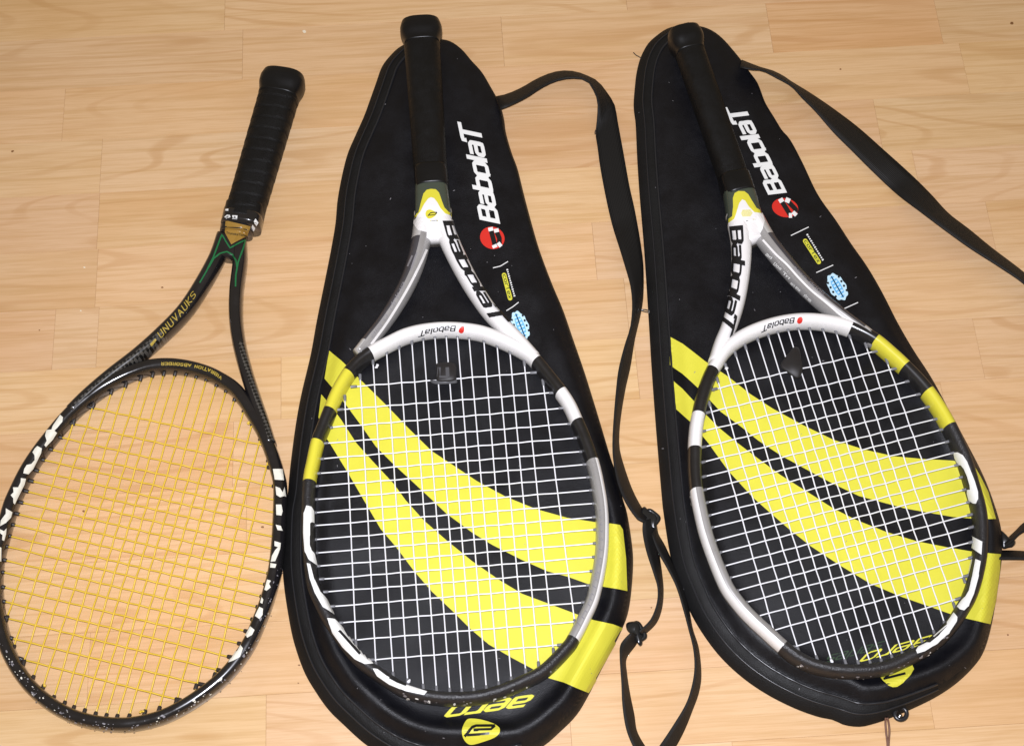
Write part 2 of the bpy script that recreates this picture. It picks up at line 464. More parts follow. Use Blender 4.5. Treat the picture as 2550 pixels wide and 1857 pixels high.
a_, b_ = P(300, 1065), P(2400, 946)
BOARD_ANG = math.atan2((b_ - a_).y, (b_ - a_).x)
ex = Vector((math.cos(BOARD_ANG), math.sin(BOARD_ANG), 0)); ey = Vector((-ex.y, ex.x, 0))
vs = [P(1500, y).dot(ey) for y in (998, 843, 697, 553, 413, 285, 157, 29)]
PITCH = (vs[-1] - vs[0]) / 7; V0 = vs[0]
M['wood'] = wood()
floor_base = mesh('floor', [(-2.2, -1.6, -.006), (2.2, -1.6, -.006), (2.2, 2.0, -.006), (-2.2, 2.0, -.006)], [(0, 1, 2, 3)], [mat('dark_joint', (.30, .16, .07), .7)], smooth=False)
floor = link('floor', floor_base); floor['kind'] = 'structure'
def board(u0, u1, v0, v1, tint):
    g = .00004; c = .00012; d = .0052
    def q(u, v, z): return ex * u + ey * v + Vector((0, 0, z))
    o = [(u0 + g, v0 + g), (u1 - g, v0 + g), (u1 - g, v1 - g), (u0 + g, v1 - g)]
    i_ = [(u0 + g + c, v0 + g + c), (u1 - g - c, v0 + g + c), (u1 - g - c, v1 - g - c), (u0 + g + c, v1 - g - c)]
    V = [q(*p, -d) for p in o] + [q(*p, -.0002) for p in o] + [q(*p, 0) for p in i_]
    F = [(8, 9, 10, 11)]
    for k in range(4):
        j = (k + 1) % 4; F += [(k, j, 4 + j, 4 + k), (4 + k, 4 + j, 8 + j, 8 + k)]
    me = mesh('board', V, F, [M['wood']], smooth=False)
    ob = link('board', me, floor); ob.color = (*tint, 1)
rb = random.Random(31)
known = {6: [(1250, 80), (1918, 80), (2343, 80)], 5: [(170, 130), (1750, 230)], 4: [(262, 240), (2190, 330)], 3: [(252, 430), (1120, 470), (2290, 470)], 2: [(246, 600), (1480, 620), (2480, 620)], 1: [(250, 720), (140, 760), (1560, 760)], 7: [(560, 20), (1560, 5)],
         0: [(700, 900), (2440, 880)]}
for row in range(-7, 14):
    v0 = V0 + (row) * PITCH; v1 = v0 + PITCH
    js = sorted(P(x, y).dot(ex) for x, y in known.get(row, []))
    if not js: js = [rb.uniform(-.4, -.1), rb.uniform(.15, .4)]
    lo_, hi_ = js[0], js[-1]
    while lo_ > -1.0: lo_ -= rb.uniform(.22, .46); js.insert(0, lo_)
    while hi_ < 1.0: hi_ += rb.uniform(.22, .46); js.append(hi_)
    full = [js[0]]
    for j in js[1:]:
        if j - full[-1] > .5: full.append((full[-1] + j) / 2 + rb.uniform(-.04, .04))
        full.append(j)
    for a, c in zip(full, full[1:]):
        k = rb.uniform(.965, 1.03); t = (k, k * rb.uniform(.97, 1.015), k * rb.uniform(.94, 1.03))
        mid = S(ex * ((a + c) / 2) + ey * ((v0 + v1) / 2))
        if row == 6 and 1925 < mid[0] < 2340: t = (1.0, .92, .85)
        if row == 6 and 1260 < mid[0] < 1910: t = (1.04, 1.05, 1.08)
        board(a, c, v0, v1, t)

ft = BVHTree.FromPolygons([Vector((-2, -2, 0)), Vector((2, -2, 0)), Vector((2, 2, 0)), Vector((-2, 2, 0))], [(0, 1, 2, 3)])
M['mark'] = mat('brown_floor_mark', (.22, .10, .035), .5, vary=.4, vscale=300)
M['pale_mark'] = mat('pale_floor_mark', (.75, .66, .5), .5)
for x_, y_, r_, m_ in ((2520, 58, 4.5, 'mark'), (31, 377, 3.2, 'mark'), (654, 1312, 3.4, 'mark'), (208, 1272, 3.2, 'mark'), (2093, 173, 2.2, 'mark'), (745, 1655, 2.6, 'mark'), (1622, 1512, 2.2, 'mark'), (743, 1700, 2, 'mark'), (758, 79, 4, 'pale_mark'), (210, 666, 2.2, 'pale_mark'), (201, 774, 2, 'pale_mark'), (404, 716, 2.4, 'mark'), (98, 822, 1.8, 'mark'), (2510, 1580, 2.5, 'mark')):
    Print([ft], 0, .0001).poly([(x_ + r_ * 1.3 * math.cos(a) * rb.uniform(.6, 1.1), y_ + r_ * math.sin(a) * rb.uniform(.6, 1.1)) for a in [i / 9 * 6.283 for i in range(9)]], step=3).make('floor_mark', M[m_], floor)

# ------------------------------------------------------------------ racket covers (bags)
def dist_poly(pts, poly, idx=False):
    pts = np.asarray(pts); a = np.asarray(poly); b = np.roll(a, -1, 0)
    best = np.full(len(pts), 1e9); who = np.zeros(len(pts), int)
    for k_, (p, q) in enumerate(zip(a, b)):
        d = q - p; L = d @ d
        t = np.clip(((pts - p) @ d) / L, 0, 1)
        e = np.linalg.norm(pts - (p + t[:, None] * d), axis=1); who = np.where(e < best, k_, who); best = np.minimum(best, e)
    return (best, who) if idx else best
PLATE = .0195
def build_cover(outline, label, ridge_y):
    pl = [tuple(p) for p in crom(outline, True, 6)]
    w = [P(x, y, .004) for x, y in pl]
    # even resample
    A = np.array([(v.x, v.y) for v in w] + [(w[0].x, w[0].y)]); L = np.r_[0, np.cumsum(np.linalg.norm(np.diff(A, axis=0), axis=1))]
    n = int(L[-1] / .0045); t = np.linspace(0, L[-1], n, endpoint=False)
    B = np.stack([np.interp(t, L, A[:, 0]), np.interp(t, L, A[:, 1])], 1)
    T = np.roll(B, -1, 0) - np.roll(B, 1, 0); T /= np.linalg.norm(T, axis=1)[:, None]
    area = .5 * np.sum(B[:, 0] * np.roll(B[:, 1], -1) - np.roll(B[:, 0], -1) * B[:, 1])
    Nn = np.stack([-T[:, 1], T[:, 0]], 1) * (1 if area > 0 else -1)
    gs = np.array([1 + 3.4 * sstep(-.1, .75, -nx_ - .25 * ny_) for nx_, ny_ in Nn])   # Nn points inwards
    for _ in range(12): gs = (np.roll(gs, 1) + gs * 2 + np.roll(gs, -1)) / 4
    def eff(d, k): return d * k if d * k < .02 else .02 + (d - .02 / k)
    def height(x, y, d):
        v = Vector((x, y, 0)); sy = S(v)[1]
        amp = sstep(ridge_y[0], ridge_y[1], sy)
        plate = .0135 + (PLATE - .0135) * sstep(500, 1000, sy)
        top = .0115 + .004 * amp
        h = .003 + (top - .003) * (1 - (1 - min(1, d / .020)) ** 2.2)
        h += (plate - top) * sstep(.018, .040, d)
        h += .0085 * amp * math.exp(-((d - .029) / .0075) ** 2)
        h -= .0012 * math.exp(-((d - .0172) / .0016) ** 2)
        wr = noise.noise(Vector((x * 14, y * 9, 3.1))) * .0019 + noise.noise(Vector((x * 40, y * 30, 1.7))) * .0004
        return h + wr * sstep(.004, .03, d)
    rings = [B + Nn * q for q in (0, .0012, .003, .0055)]
    hs = [.003, .0058, .0075, None]
    bd = B.tolist()
    pts = []; zz = []
    for r, h in zip(rings, hs):
        for q in r: pts.append(Vector(q))
    x0, y0 = B.min(0); x1, y1 = B.max(0); g = .0034; G = []
    yy = y0; row = 0
    while yy < y1:
        G += [(xx, yy) for xx in np.arange(x0 + (g / 2 if row % 2 else 0), x1, g)]; yy += g * .87; row += 1
    G = np.array(G); D = dist_poly(G, B)
    ins = np.array([inside(p, bd) for p in G]); keep = ins & (D > .008)
    G = G[keep]
    pts += [Vector(p) for p in G]
    r = delaunay_2d_cdt(pts, [(i, (i + 1) % n) for i in range(n)], [], 0, 1e-7)
    v2 = np.array([(v.x, v.y) for v in r[0]]); DD, WH = dist_poly(v2, B, True); DD = np.array([eff(d, gs[k_]) for d, k_ in zip(DD, WH)])
    V = [Vector((p[0], p[1], height(p[0], p[1], d))) for p, d in zip(v2, DD)]
    F = []
    for f in r[2]:
        c = v2[list(f)].mean(0)
        if inside(c, bd): F.append(tuple(f))
    MI = [1 if DD[list(f)].mean() < .0172 else 0 for f in F]
    k = len(V); m_ = n                       # skirt down to the floor
    lowz = [Vector((p[0], p[1], .0004)) for p in B - Nn * -.0006]
    V += lowz
    idx = {i: j for j, lst in enumerate(r[3]) for i in lst}
    for i in range(n):
        j = (i + 1) % n; F.append((idx[i], idx[j], k + j, k + i)); MI.append(1)
    c = P(sum(p[0] for p in outline) / len(outline), sum(p[1] for p in outline) / len(outline), 0)
    root = thing('racket_cover', label, 'racket cover', c, 'racket covers lying under rackets')
    me = mesh('shell', V, F, [M['nylon'], M['gusset']], MI)
    bm = bmesh.new(); bm.from_mesh(me); bmesh.ops.recalc_face_normals(bm, faces=bm.faces); bm.to_mesh(me); bm.free()
    link('shell', me, root)
    t_ = bvh(me)
    for ins_, rad in ((.0170, .0011), (.0085, .0007)):
        q = B + Nn * (ins_ / gs[:, None])
        for _ in range(3): q = (np.roll(q, 1, 0) + 2 * q + np.roll(q, -1, 0)) / 4
        line = []; low = [i for i in range(n) if gs[i] < 2.4]
        st = next((i for i in low if gs[i - 1] >= 2.4), 0)
        run = []
        for i in range(n):
            j = (st + i) % n
            if gs[j] >= 2.4: break
            run.append(j)
        q = q[run]
        for a in q:
            h = t_.ray_cast(Vector((a[0], a[1], .2)), Vector((0, 0, -1)))
            line.append(Vector((a[0], a[1], (h[0].z if h[0] else .01) + rad * .5)))
        wire('piping' if rad > .001 else 'zipper', line, rad, M['piping'], root, 6)
    return root, t_

O2 = [(1050, 92), (1100, 101), (1128, 109), (1154, 128), (1176, 154), (1203, 184), (1225, 221), (1240, 248), (1250, 274), (1256, 300), (1260, 330), (1274, 379), (1289, 420), (1304, 480), (1319, 537), (1343, 620), (1375, 706), (1402, 770), (1428, 845), (1454, 920), (1473, 980), (1495, 1052), (1522, 1142), (1537, 1183), (1551, 1240), (1562, 1277), (1573, 1345), (1577, 1397), (1573, 1465), (1564, 1525), (1547, 1570), (1525, 1615), (1495, 1671), (1465, 1731), (1435, 1780), (1390, 1825), (1352, 1857), (1290, 1893), (1200, 1920), (1100, 1925), (1000, 1903), (917, 1857), (850, 1798), (817, 1765), (787, 1723), (757, 1671), (731, 1596), (716, 1521), (706, 1450), (703, 1390), (707, 1277), (715, 1239), (722, 1164), (735, 1063), (750, 980), (773, 883), (788, 800), (807, 706), (824, 620), (835, 555), (840, 499), (851, 438), (865, 383), (884, 338), (906, 289), (921, 248), (936, 206), (951, 165), (974, 135), (1000, 113)]
O3 = [(1662, 70), (1689, 62), (1716, 57), (1729, 65), (1761, 75), (1785, 88), (1808, 108), (1830, 133), (1848, 155), (1866, 180), (1886, 207), (1895, 227), (1908, 261), (1931, 299), (1950, 330), (1970, 353), (2000, 409), (2038, 488), (2083, 552), (2124, 615), (2162, 669), (2199, 733), (2237, 808), (2278, 879), (2323, 950), (2375, 1048), (2409, 1112), (2443, 1179), (2468, 1240), (2491, 1315), (2495, 1371), (2491, 1420), (2480, 1495), (2468, 1562), (2453, 1615), (2431, 1652), (2386, 1697), (2330, 1735), (2262, 1768), (2206, 1791), (2172, 1802), (2142, 1808), (2105, 1804), (2075, 1791), (2037, 1783), (1977, 1761), (1910, 1727), (1850, 1686), (1797, 1637), (1756, 1585), (1722, 1529), (1699, 1474), (1679, 1423), (1665, 1359), (1653, 1280), (1648, 1235), (1634, 1070), (1623, 920), (1615, 789), (1604, 620), (1593, 488), (1587, 397), (1583, 310), (1579, 279), (1578, 254), (1581, 216), (1585, 182), (1593, 149), (1604, 124), (1617, 104), (1640, 84)]
bag2, B2 = build_cover(O2, 'black racket cover with yellow bands lying under the racket in the middle', (650, 1350))
bag3, B3 = build_cover(O3, 'black racket cover with yellow bands lying under the racket on the right, its pointed end hiding no handle', (650, 1350))
bag3['label'] = 'black racket cover with yellow bands lying under the rightmost racket'

# yellow bands printed on the covers
st2a = [(820, 873), (850, 898), (906, 954), (963, 1010), (1019, 1068), (1075, 1123), (1131, 1160), (1188, 1198), (1262, 1238), (1337, 1268), (1412, 1289), (1483, 1300), (1521, 1303), (1543, 1307), (1550, 1318), (1558, 1390), (1561, 1471), (1543, 1467), (1506, 1461), (1465, 1454), (1412, 1435), (1363, 1422), (1300, 1394), (1225, 1356), (1176, 1326), (1112, 1279), (1071, 1240), (1030, 1202), (981, 1157), (936, 1112), (899, 1059), (869, 1018), (830, 968), (809, 943)]
st2b = [(801, 982), (812, 995), (850, 1046), (888, 1104), (925, 1145), (981, 1205), (1010, 1245), (1056, 1296), (1112, 1345), (1176, 1397), (1244, 1444), (1300, 1478), (1375, 1506), (1450, 1534), (1480, 1544), (1525, 1553), (1549, 1562), (1536, 1607), (1502, 1664), (1465, 1724), (1435, 1712), (1405, 1699), (1367, 1688), (1330, 1667), (1274, 1637), (1217, 1604), (1172, 1566), (1127, 1521), (1075, 1472), (1030, 1420), (985, 1360), (948, 1317), (913, 1257), (864, 1173), (814, 1093), (794, 1039)]
st3a = [(1667, 838), (1700, 856), (1756, 900), (1813, 938), (1869, 982), (1925, 1018), (2000, 1059), (2075, 1095), (2150, 1119), (2225, 1136), (2300, 1143), (2375, 1147), (2425, 1160), (2440, 1185), (2460, 1225), (2479, 1292), (2458, 1292), (2419, 1291), (2373, 1287), (2304, 1275), (2250, 1265), (2139, 1235), (2075, 1205), (2019, 1175), (1944, 1134), (1888, 1097), (1843, 1061), (1794, 1025), (1752, 980), (1700, 931), (1668, 909)]
st3b = [(1675, 947), (1700, 968), (1756, 1031), (1790, 1065), (1831, 1099), (1888, 1142), (1944, 1183), (2025, 1234), (2075, 1266), (2131, 1294), (2206, 1324), (2281, 1347), (2356, 1362), (2420, 1373), (2461, 1377), (2491, 1379), (2489, 1420), (2479, 1495), (2465, 1553), (2408, 1540), (2371, 1530), (2315, 1510), (2243, 1485), (2169, 1454), (2094, 1409), (2019, 1360), (1962, 1315), (1910, 1270), (1874, 1238), (1813, 1172), (1764, 1104), (1717, 1048), (1679, 1014)]
for bag, tr, sts in ((bag2, B2, (st2a, st2b)), (bag3, B3, (st3a, st3b))):
    for st in sts:
        Print([tr], .02, .0005).poly(st, step=7).make('yellow_band', M['yellow_cloth'], bag)

# ---- print on the covers
def cover_print(bag, tr, o, ue, vt, red, caps, dots, lines, ball):
    pr = Print([tr], .015, .0004); text(pr, 'BabolaT', affine(o, ue, vt), .225, .15, .10); pr.make('lettering', M['letter_white'], bag)
    cx, cy, rx, ry, rot = red['disc']
    Print([tr], .015, .0004).disc(cx, cy, rx, ry, rot).make('emblem', M['red'], bag)
    pr = Print([tr], .015, .0006)
    for s_ in red['bars']: pr.stroke(s_, 12)
    pr.make('emblem_bars', M['black_print'], bag)
    pr = Print([tr], .015, .0007)
    for s_ in red['tips']: pr.stroke(s_, 12)
    pr.make('emblem_tips', M['letter_white'], bag)
    a, b, r = caps
    Print([tr], .015, .0004).stroke([a, b], 2 * r).disc(*a, r, r).disc(*b, r, r).make('badge', M['yellow_cloth'], bag)
    pr = Print([tr], .015, .0007); dx, dy = (b[0] - a[0]), (b[1] - a[1]); L = math.hypot(dx, dy); nx, ny = -dy / L, dx / L
    text(pr, 'corTex', affine((a[0] - nx * r * .55, a[1] - ny * r * .55), (b[0] - nx * r * .55, b[1] - ny * r * .55), (a[0] + nx * r * .7, a[1] + ny * r * .7)) if dy < 0 else
         affine((a[0] + nx * r * .55, a[1] + ny * r * .55), (b[0] + nx * r * .55, b[1] + ny * r * .55), (a[0] - nx * r * .75, a[1] - ny * r * .75)), .17, .3)
    pr.make('badge_lettering', M['dull_green'], bag)
    pr = Print([tr], .015, .0004); (d0, d1) = dots; n = 13
    for i in range(n):
        t0, t1 = i / n, (i + .62) / n
        pr.stroke([(d0[0] + (d1[0] - d0[0]) * t0, d0[1] + (d1[1] - d0[1]) * t0), (d0[0] + (d1[0] - d0[0]) * t1, d0[1] + (d1[1] - d0[1]) * t1)], 3.4 if i % 3 else 4.4)
    pr.make('small_print', M['letter_white'], bag)
    for l in lines: Print([tr], .015, .0004).stroke(l, 2.2).make('divider_line', M['letter_white'], bag)
    cx, cy, ha, hb, rot = ball
    q = lambda u, v: (cx + u * math.cos(rot) - v * math.sin(rot), cy + u * math.sin(rot) + v * math.cos(rot))
    pr = Print([tr], .015, .0004)
    pr.poly([q(ha * (1 + .05 * math.cos(9 * a)) * math.cos(a), hb * (1 + .05 * math.cos(9 * a)) * math.sin(a)) for a in [i / 60 * 2 * math.pi for i in range(60)]], step=5)
    pr.make('ball_emblem', M['pale_blue'], bag)
    pr = Print([tr], .015, .00055).disc(cx, cy, ha * .84, hb * .5, rot); pr.make('ball_core', M['blue'], bag)
    pr = Print([tr], .015, .0007)
    for i in range(6):
        u = (-.62 + i * .25) * ha
        for v in (-.22, .22): pr.stroke([q(u - ha * .07, v * hb), q(u + ha * .07, v * hb)], hb * .26)
    pr.make('ball_marks', M['pale_blue'], bag)
    pr = Print([tr], .015, .0007).stroke([q(-ha * .84, 0), q(ha * .84, 0)], 2.4)
    for i in range(4):
        for sg in (-1, 1): pr.disc(*q((-.55 + i * .36) * ha, sg * hb * .74), ha * .085, hb * .13, rot, 4)
    pr.make('ball_holes', M['black_print'], bag)
z4 = lambda *p: Z(980, 440, 3.7545, p)
z6 = lambda *p: Z(1960, 540, 6.885, p)
z8 = lambda *p: Z(1780, 450, 3.67, p)
cover_print(bag2, B2, (1240, 552), (1192, 322), (1199, 548),
    dict(disc=(1226, 593, 31, 27.5, .35), bars=[z4((912, 505), (950, 650)), z4((962, 512), (990, 580), (990, 640))],
         tips=[z4((905, 478), (913, 512)), z4((958, 490), (966, 524)), z4((940, 640), (952, 668)), z4((978, 650), (1005, 628))]),
    (*z4((1034, 922), (1090, 1138)), 5.6), z4((1062, 866), (1134, 1130)),
    [z4((930, 855), (1000, 838), (1070, 795)), z4((1055, 1255), (1115, 1218), (1170, 1175))],
    (*z4((1186, 1392))[0], 37, 19.5, R(68)))
cover_print(bag3, B3, (1953, 476), (1852, 270), (1917, 485),
    dict(disc=(1955, 518, 33, 23.5, .2), bars=[z8((610, 190), (690, 318)), z8((665, 190), (738, 265), (735, 290))],
         tips=[z8((596, 168), (615, 200)), z8((645, 175), (685, 192)), z8((676, 322), (705, 322)), z8((716, 318), (740, 292))]),
    (*z6((310, 418), (542, 778)), 5.6), z6((340, 300), (625, 765)),
    [z6((65, 325), (370, 178)), z6((500, 960), (790, 830)), z6((970, 1580), (1215, 1470))],
    (*z6((860, 1205))[0], 36, 21, R(60)))
zb = lambda *p: Z(980, 1600, 5.4, p)
pr = Print([B2], .02, .0004); text(pr, 'aero', affine((1326, 1731), (1130, 1758), (1313, 1763)), .2, .2, .25); pr.make('lettering', M['yellow_cloth'], bag2)
Print([B2], .02, .0004).poly(zb((1015, 1020), (1170, 1030), (1330, 1080), (1405, 1125), (1430, 1165), (1415, 1220), (1350, 1270), (1250, 1310), (1100, 1355), (1030, 1362), (980, 1335), (940, 1280), (920, 1210), (925, 1150), (960, 1070)), True).make('shield_emblem', M['yellow_cloth'], bag2)
Print([B2], .02, .0007).stroke(zb((955, 1250), (1060, 1135), (1110, 1118), (1365, 1116)), 6.5).stroke(zb((1362, 1118), (1310, 1163), (1075, 1168)), 6).stroke(zb((990, 1232), (1290, 1214)), 6).make('shield_mark', M['black_print'], bag2)
zc_ = lambda *p: Z(2000, 1500, 4.627, p)
pr = Print([B3], .02, .0004); text(pr, 'aero', affine((2322, 1581), (2160, 1625), (2308, 1607)), .14, .2, .25); pr.make('lettering', M['yellow_cloth'], bag3)
pr = Print([B3], .02, .0004); text(pr, 'series', affine((2202, 1596), (2065, 1632), (2192, 1618)), .13, .2, .25); pr.make('faint_lettering', M['dull_green'], bag3)
Print([B3], .02, .0004).poly(zc_((885, 850), (1000, 780), (1250, 700), (1278, 765), (1240, 830), (1150, 920), (1080, 965), (1030, 970), (980, 950), (920, 900)), False).make('shield_emblem', M['yellow_cloth'], bag3)
Print([B3], .02, .0007).stroke(zc_((925, 882), (1180, 818)), 6).stroke(zc_((940, 880), (985, 832)), 6).make('shield_mark', M['black_print'], bag3)

def lint(bag, tr, outline, n, seed):
    rr = random.Random(seed); pr = Print([tr], .015, .0006)
    xs = [p[0] for p in outline]; ys = [p[1] for p in outline]; k = 0
    while k < n:
        x, y = rr.uniform(min(xs), max(xs)), rr.uniform(min(ys), min(1840, max(ys)))
        if not inside((x, y), outline): continue
        k += 1; a = rr.uniform(0, 6.28); L = rr.choice((1.2, 1.5, 2, 5)); w = rr.uniform(.9, 1.6)
        pr.stroke([(x, y), (x + L * math.cos(a), y + L * math.sin(a))], w, step=9)
    o = pr.make('lint', M['mid_grey'], bag); o['kind'] = 'stuff'
lint(bag2, B2, O2, 70, 4); lint(bag3, B3, O3, 70, 8)
# ---- shoulder straps
def strap(bag, A, B, zbase, wid=.026, flip=1, name='strap'):
    n = 70
    def rs(c):
        c = np.array(crom(c, False, 12)); L = np.r_[0, np.cumsum(np.linalg.norm(np.diff(c, axis=0), axis=1))]
        t = np.linspace(0, L[-1], n); return np.stack([np.interp(t, L, c[:, 0]), np.interp(t, L, c[:, 1])], 1)
    A, B = rs(A), rs(B); V, F, UV = [], [], []
    for i in range(n):
        z = zbase(i / (n - 1)) if callable(zbase) else zbase
        a, b = P(*A[i], z), P(*B[i], z); w = (a - b).length
        dz = math.sqrt(max(0, wid ** 2 - w ** 2)) * .8
        if flip > 0: b = P(*B[i], z + dz)
        else: a = P(*A[i], z + dz)
        for k in range(5):
            f = k / 4; V.append(a.lerp(b, f) + Vector((0, 0, .0006 * math.sin(math.pi * f))))
    for i in range(n - 1):
        for k in range(4): F.append((i * 5 + k, i * 5 + k + 1, (i + 1) * 5 + k + 1, (i + 1) * 5 + k))
    me = mesh(name, V, F, [M['webbing']])
    uv = me.uv_layers.new(name='UVMap')
    for l in me.loops:
        v = l.vertex_index; uv.data[l.index].uv = ((v % 5) / 4, (v // 5) / n)
    o = link(name, me, bag)
    md = o.modifiers.new('thickness', 'SOLIDIFY'); md.thickness = .0013; md.offset = 1
    return o
def bag_to_floor(h0, t1=.12, low=.002):
    return lambda t: low + (h0 - low) * (1 - sstep(0, t1, t))
s2 = strap(bag2,
    [(1236, 243), (1263, 237), (1300, 221), (1338, 199), (1375, 184), (1405, 179), (1435, 182), (1465, 193), (1488, 206), (1510, 233), (1529, 263), (1537, 300), (1544, 338), (1555, 398), (1567, 465), (1582, 533), (1595, 617), (1600, 669), (1599, 740), (1591, 789), (1578, 845), (1567, 913), (1555, 965), (1544, 1029), (1539, 1078), (1540, 1119), (1552, 1164), (1572, 1220), (1596, 1266), (1612, 1285)],
    [(1247, 274), (1274, 263), (1312, 244), (1349, 220), (1383, 204), (1413, 197), (1443, 197), (1462, 203), (1473, 218), (1484, 240), (1488, 263), (1486, 300), (1483, 334), (1488, 368), (1495, 420), (1510, 499), (1525, 563), (1542, 617), (1559, 673), (1570, 714), (1574, 763), (1569, 815), (1555, 860), (1540, 920), (1533, 980), (1528, 1040), (1525, 1093), (1526, 1138), (1535, 1195), (1553, 1243), (1584, 1290), (1604, 1302)],
    bag_to_floor(.010), .026)
sA = strap(bag2, [(1626, 1290), (1635, 1325), (1638, 1372), (1645, 1423), (1649, 1470), (1645, 1514), (1631, 1550), (1600, 1580)],
    [(1601, 1296), (1600, 1325), (1609, 1371), (1627, 1427), (1637, 1463), (1635, 1502), (1619, 1542), (1590, 1570)], .003, .022)
sB = strap(bag2, [(1633, 1310), (1637, 1331), (1653, 1359), (1675, 1407), (1695, 1455), (1712, 1514), (1722, 1566), (1737, 1615), (1743, 1679), (1737, 1723), (1722, 1765), (1702, 1815), (1680, 1857), (1656, 1892), (1622, 1905)],
    [(1622, 1330), (1628, 1350), (1640, 1378), (1659, 1411), (1683, 1459), (1701, 1517), (1713, 1562), (1726, 1615), (1729, 1664), (1722, 1709), (1707, 1753), (1676, 1805), (1641, 1857), (1628, 1870), (1612, 1875)], .0022, .022)
sC = strap(bag2, [(1590, 1580), (1582, 1602), (1557, 1638), (1558, 1677), (1566, 1729), (1576, 1777), (1583, 1820), (1603, 1857), (1618, 1876)],
    [(1570, 1574), (1546, 1602), (1543, 1634), (1547, 1697), (1550, 1757), (1559, 1813), (1576, 1857), (1596, 1890), (1622, 1906)], .0042, .022)
s3 = strap(bag3,
    [(1846, 152), (1866, 160), (1895, 171), (1921, 178), (1948, 191), (1970, 206), (2019, 236), (2075, 274), (2135, 319), (2199, 375), (2263, 432), (2315, 484), (2360, 533), (2413, 574), (2469, 620), (2550, 682), (2640, 762), (2720, 860)],
    [(1843, 170), (1868, 175), (1899, 178), (1933, 195), (1970, 216), (1996, 244), (2030, 278), (2075, 330), (2120, 375), (2173, 428), (2233, 484), (2293, 529), (2353, 574), (2416, 619), (2488, 665), (2550, 708), (2620, 775), (2690, 870)],
    bag_to_floor(.010), .026)
s3b = strap(bag3, [(2488, 1373), (2520, 1373), (2555, 1375), (2620, 1380), (2700, 1390)], [(2488, 1393), (2520, 1393), (2555, 1394), (2620, 1402), (2700, 1415)], .003, .022)
s3c = strap(bag3, [(2498, 1352), (2515, 1338), (2532, 1322), (2556, 1300), (2620, 1262), (2700, 1230)], [(2504, 1360), (2522, 1348), (2538, 1332), (2558, 1320), (2625, 1284), (2705, 1250)], .004, .016)

def blob(name, poly, z0, z1, m, parent, inset=.25):
    """Rounded moulded lump from a traced outline: wide foot, narrower top."""
    pl = [tuple(p) for p in crom(poly, True, 4)]; n = len(pl)
    cx = sum(p[0] for p in pl) / n; cy = sum(p[1] for p in pl) / n
    V = []; lev = [(z0, 1), (z0 + (z1 - z0) * .6, 1), (z0 + (z1 - z0) * .88, 1 - inset * .4), (z1, 1 - inset)]
    for z, s_ in lev: V += [P(cx + (x - cx) * s_, cy + (y - cy) * s_, z) for x, y in pl]
    F = [tuple((len(lev) - 1) * n + i for i in range(n))]
    for k in range(len(lev) - 1):
        for i in range(n): j = (i + 1) % n; F.append((k * n + i, k * n + j, (k + 1) * n + j, (k + 1) * n + i))
    me = mesh(name, V, F, [m]); bm = bmesh.new(); bm.from_mesh(me); bmesh.ops.recalc_face_normals(bm, faces=bm.faces); bm.to_mesh(me); bm.free()
    return link(name, me, parent)
def buckle(parent, c, ang, l, w, z):
    """Tri-glide slider: a rounded frame and its middle bar."""
    ca, sa = math.cos(ang), math.sin(ang)
    q = lambda u, v: P(c[0] + u * ca - v * sa, c[1] + u * sa + v * ca, z)
    fr = [q(l * math.copysign(abs(math.cos(a)) ** .45, math.cos(a)), w * math.copysign(abs(math.sin(a)) ** .45, math.sin(a))) for a in [i / 28 * 2 * math.pi for i in range(28)]]
    o = wire('buckle', fr, .0021, M['buckle'], parent, 8, closed=True)
    wire('bar', [q(-l, 0), q(-l * .3, 0), q(l * .3, 0), q(l, 0)], .0019, M['buckle'], o, 8)
z2 = lambda *p: Z(1500, 1200, 2.514, p)
buckle(s2, (1620, 1290), R(38), 17, 15, .0075)
blob('keeper', z2((250, 160), (270, 155), (300, 190), (335, 195), (345, 225), (342, 270), (338, 300), (310, 290), (270, 240), (248, 235), (240, 190)), .003, .010, M['buckle'], s2)
buckle(sA, (1588, 1572), R(60), 21, 12, .007)
blob('tab', z2((150, 885), (175, 872), (220, 872), (238, 900), (245, 960), (252, 1010), (235, 1026), (215, 1000), (200, 960), (165, 940), (150, 915)), .003, .0105, M['buckle'], sA)
z1 = lambda *p: Z(2250, 1050, 3.67, p)
blob('tab', z1((890, 1000), (930, 1020), (960, 1050), (1010, 1070), (1025, 1105), (1000, 1140), (960, 1150), (900, 1150)), .003, .011, M['buckle'], s3b)
# small cords, loops and loose threads of the right cover
def curve3(name, pts, r, m, parent): return wire(name, [P(*p) for p in crom(pts, False, 6)], r, m, parent, 6)
ey_ = [(2243 + 15 * math.cos(a), 1776 + 15 * math.sin(a), .007) for a in [i / 20 * 2 * math.pi for i in range(20)]]
wire('hanging_loop', [P(*p) for p in ey_], .0019, M['piping'], bag3, 8, closed=True)
curve3('rivet', [(2239, 1780, .006), (2241, 1780, .008), (2243, 1781, .006)], .0016, M['steel'], bag3)
curve3('pull_cord', [(2206, 1786, .006), (2205, 1800, .003), (2207, 1825, .0015), (2210, 1850, .0012), (2211, 1880, .0012)], .0009, M['cord'], bag3)
curve3('pull_cord', [(2210, 1786, .006), (2213, 1800, .003), (2215, 1820, .0015), (2213, 1850, .0012), (2212, 1880, .0012)], .0009, M['cord'], bag3)
curve3('zip_pull', [(1617, 778, .008), (1606, 776, .006), (1596, 772, .005), (1606, 771, .006), (1617, 774, .008)], .0006, M['steel'], bag3)
curve3('loose_thread', [(1597, 146, .006), (1590, 141, .006), (1584, 138, .007), (1577, 131, .009)], .0005, M['thread'], bag3)
curve3('loose_thread', [(1482, 335, .004), (1482, 328, .006), (1485, 322, .006)], .0005, M['thread'], s2)

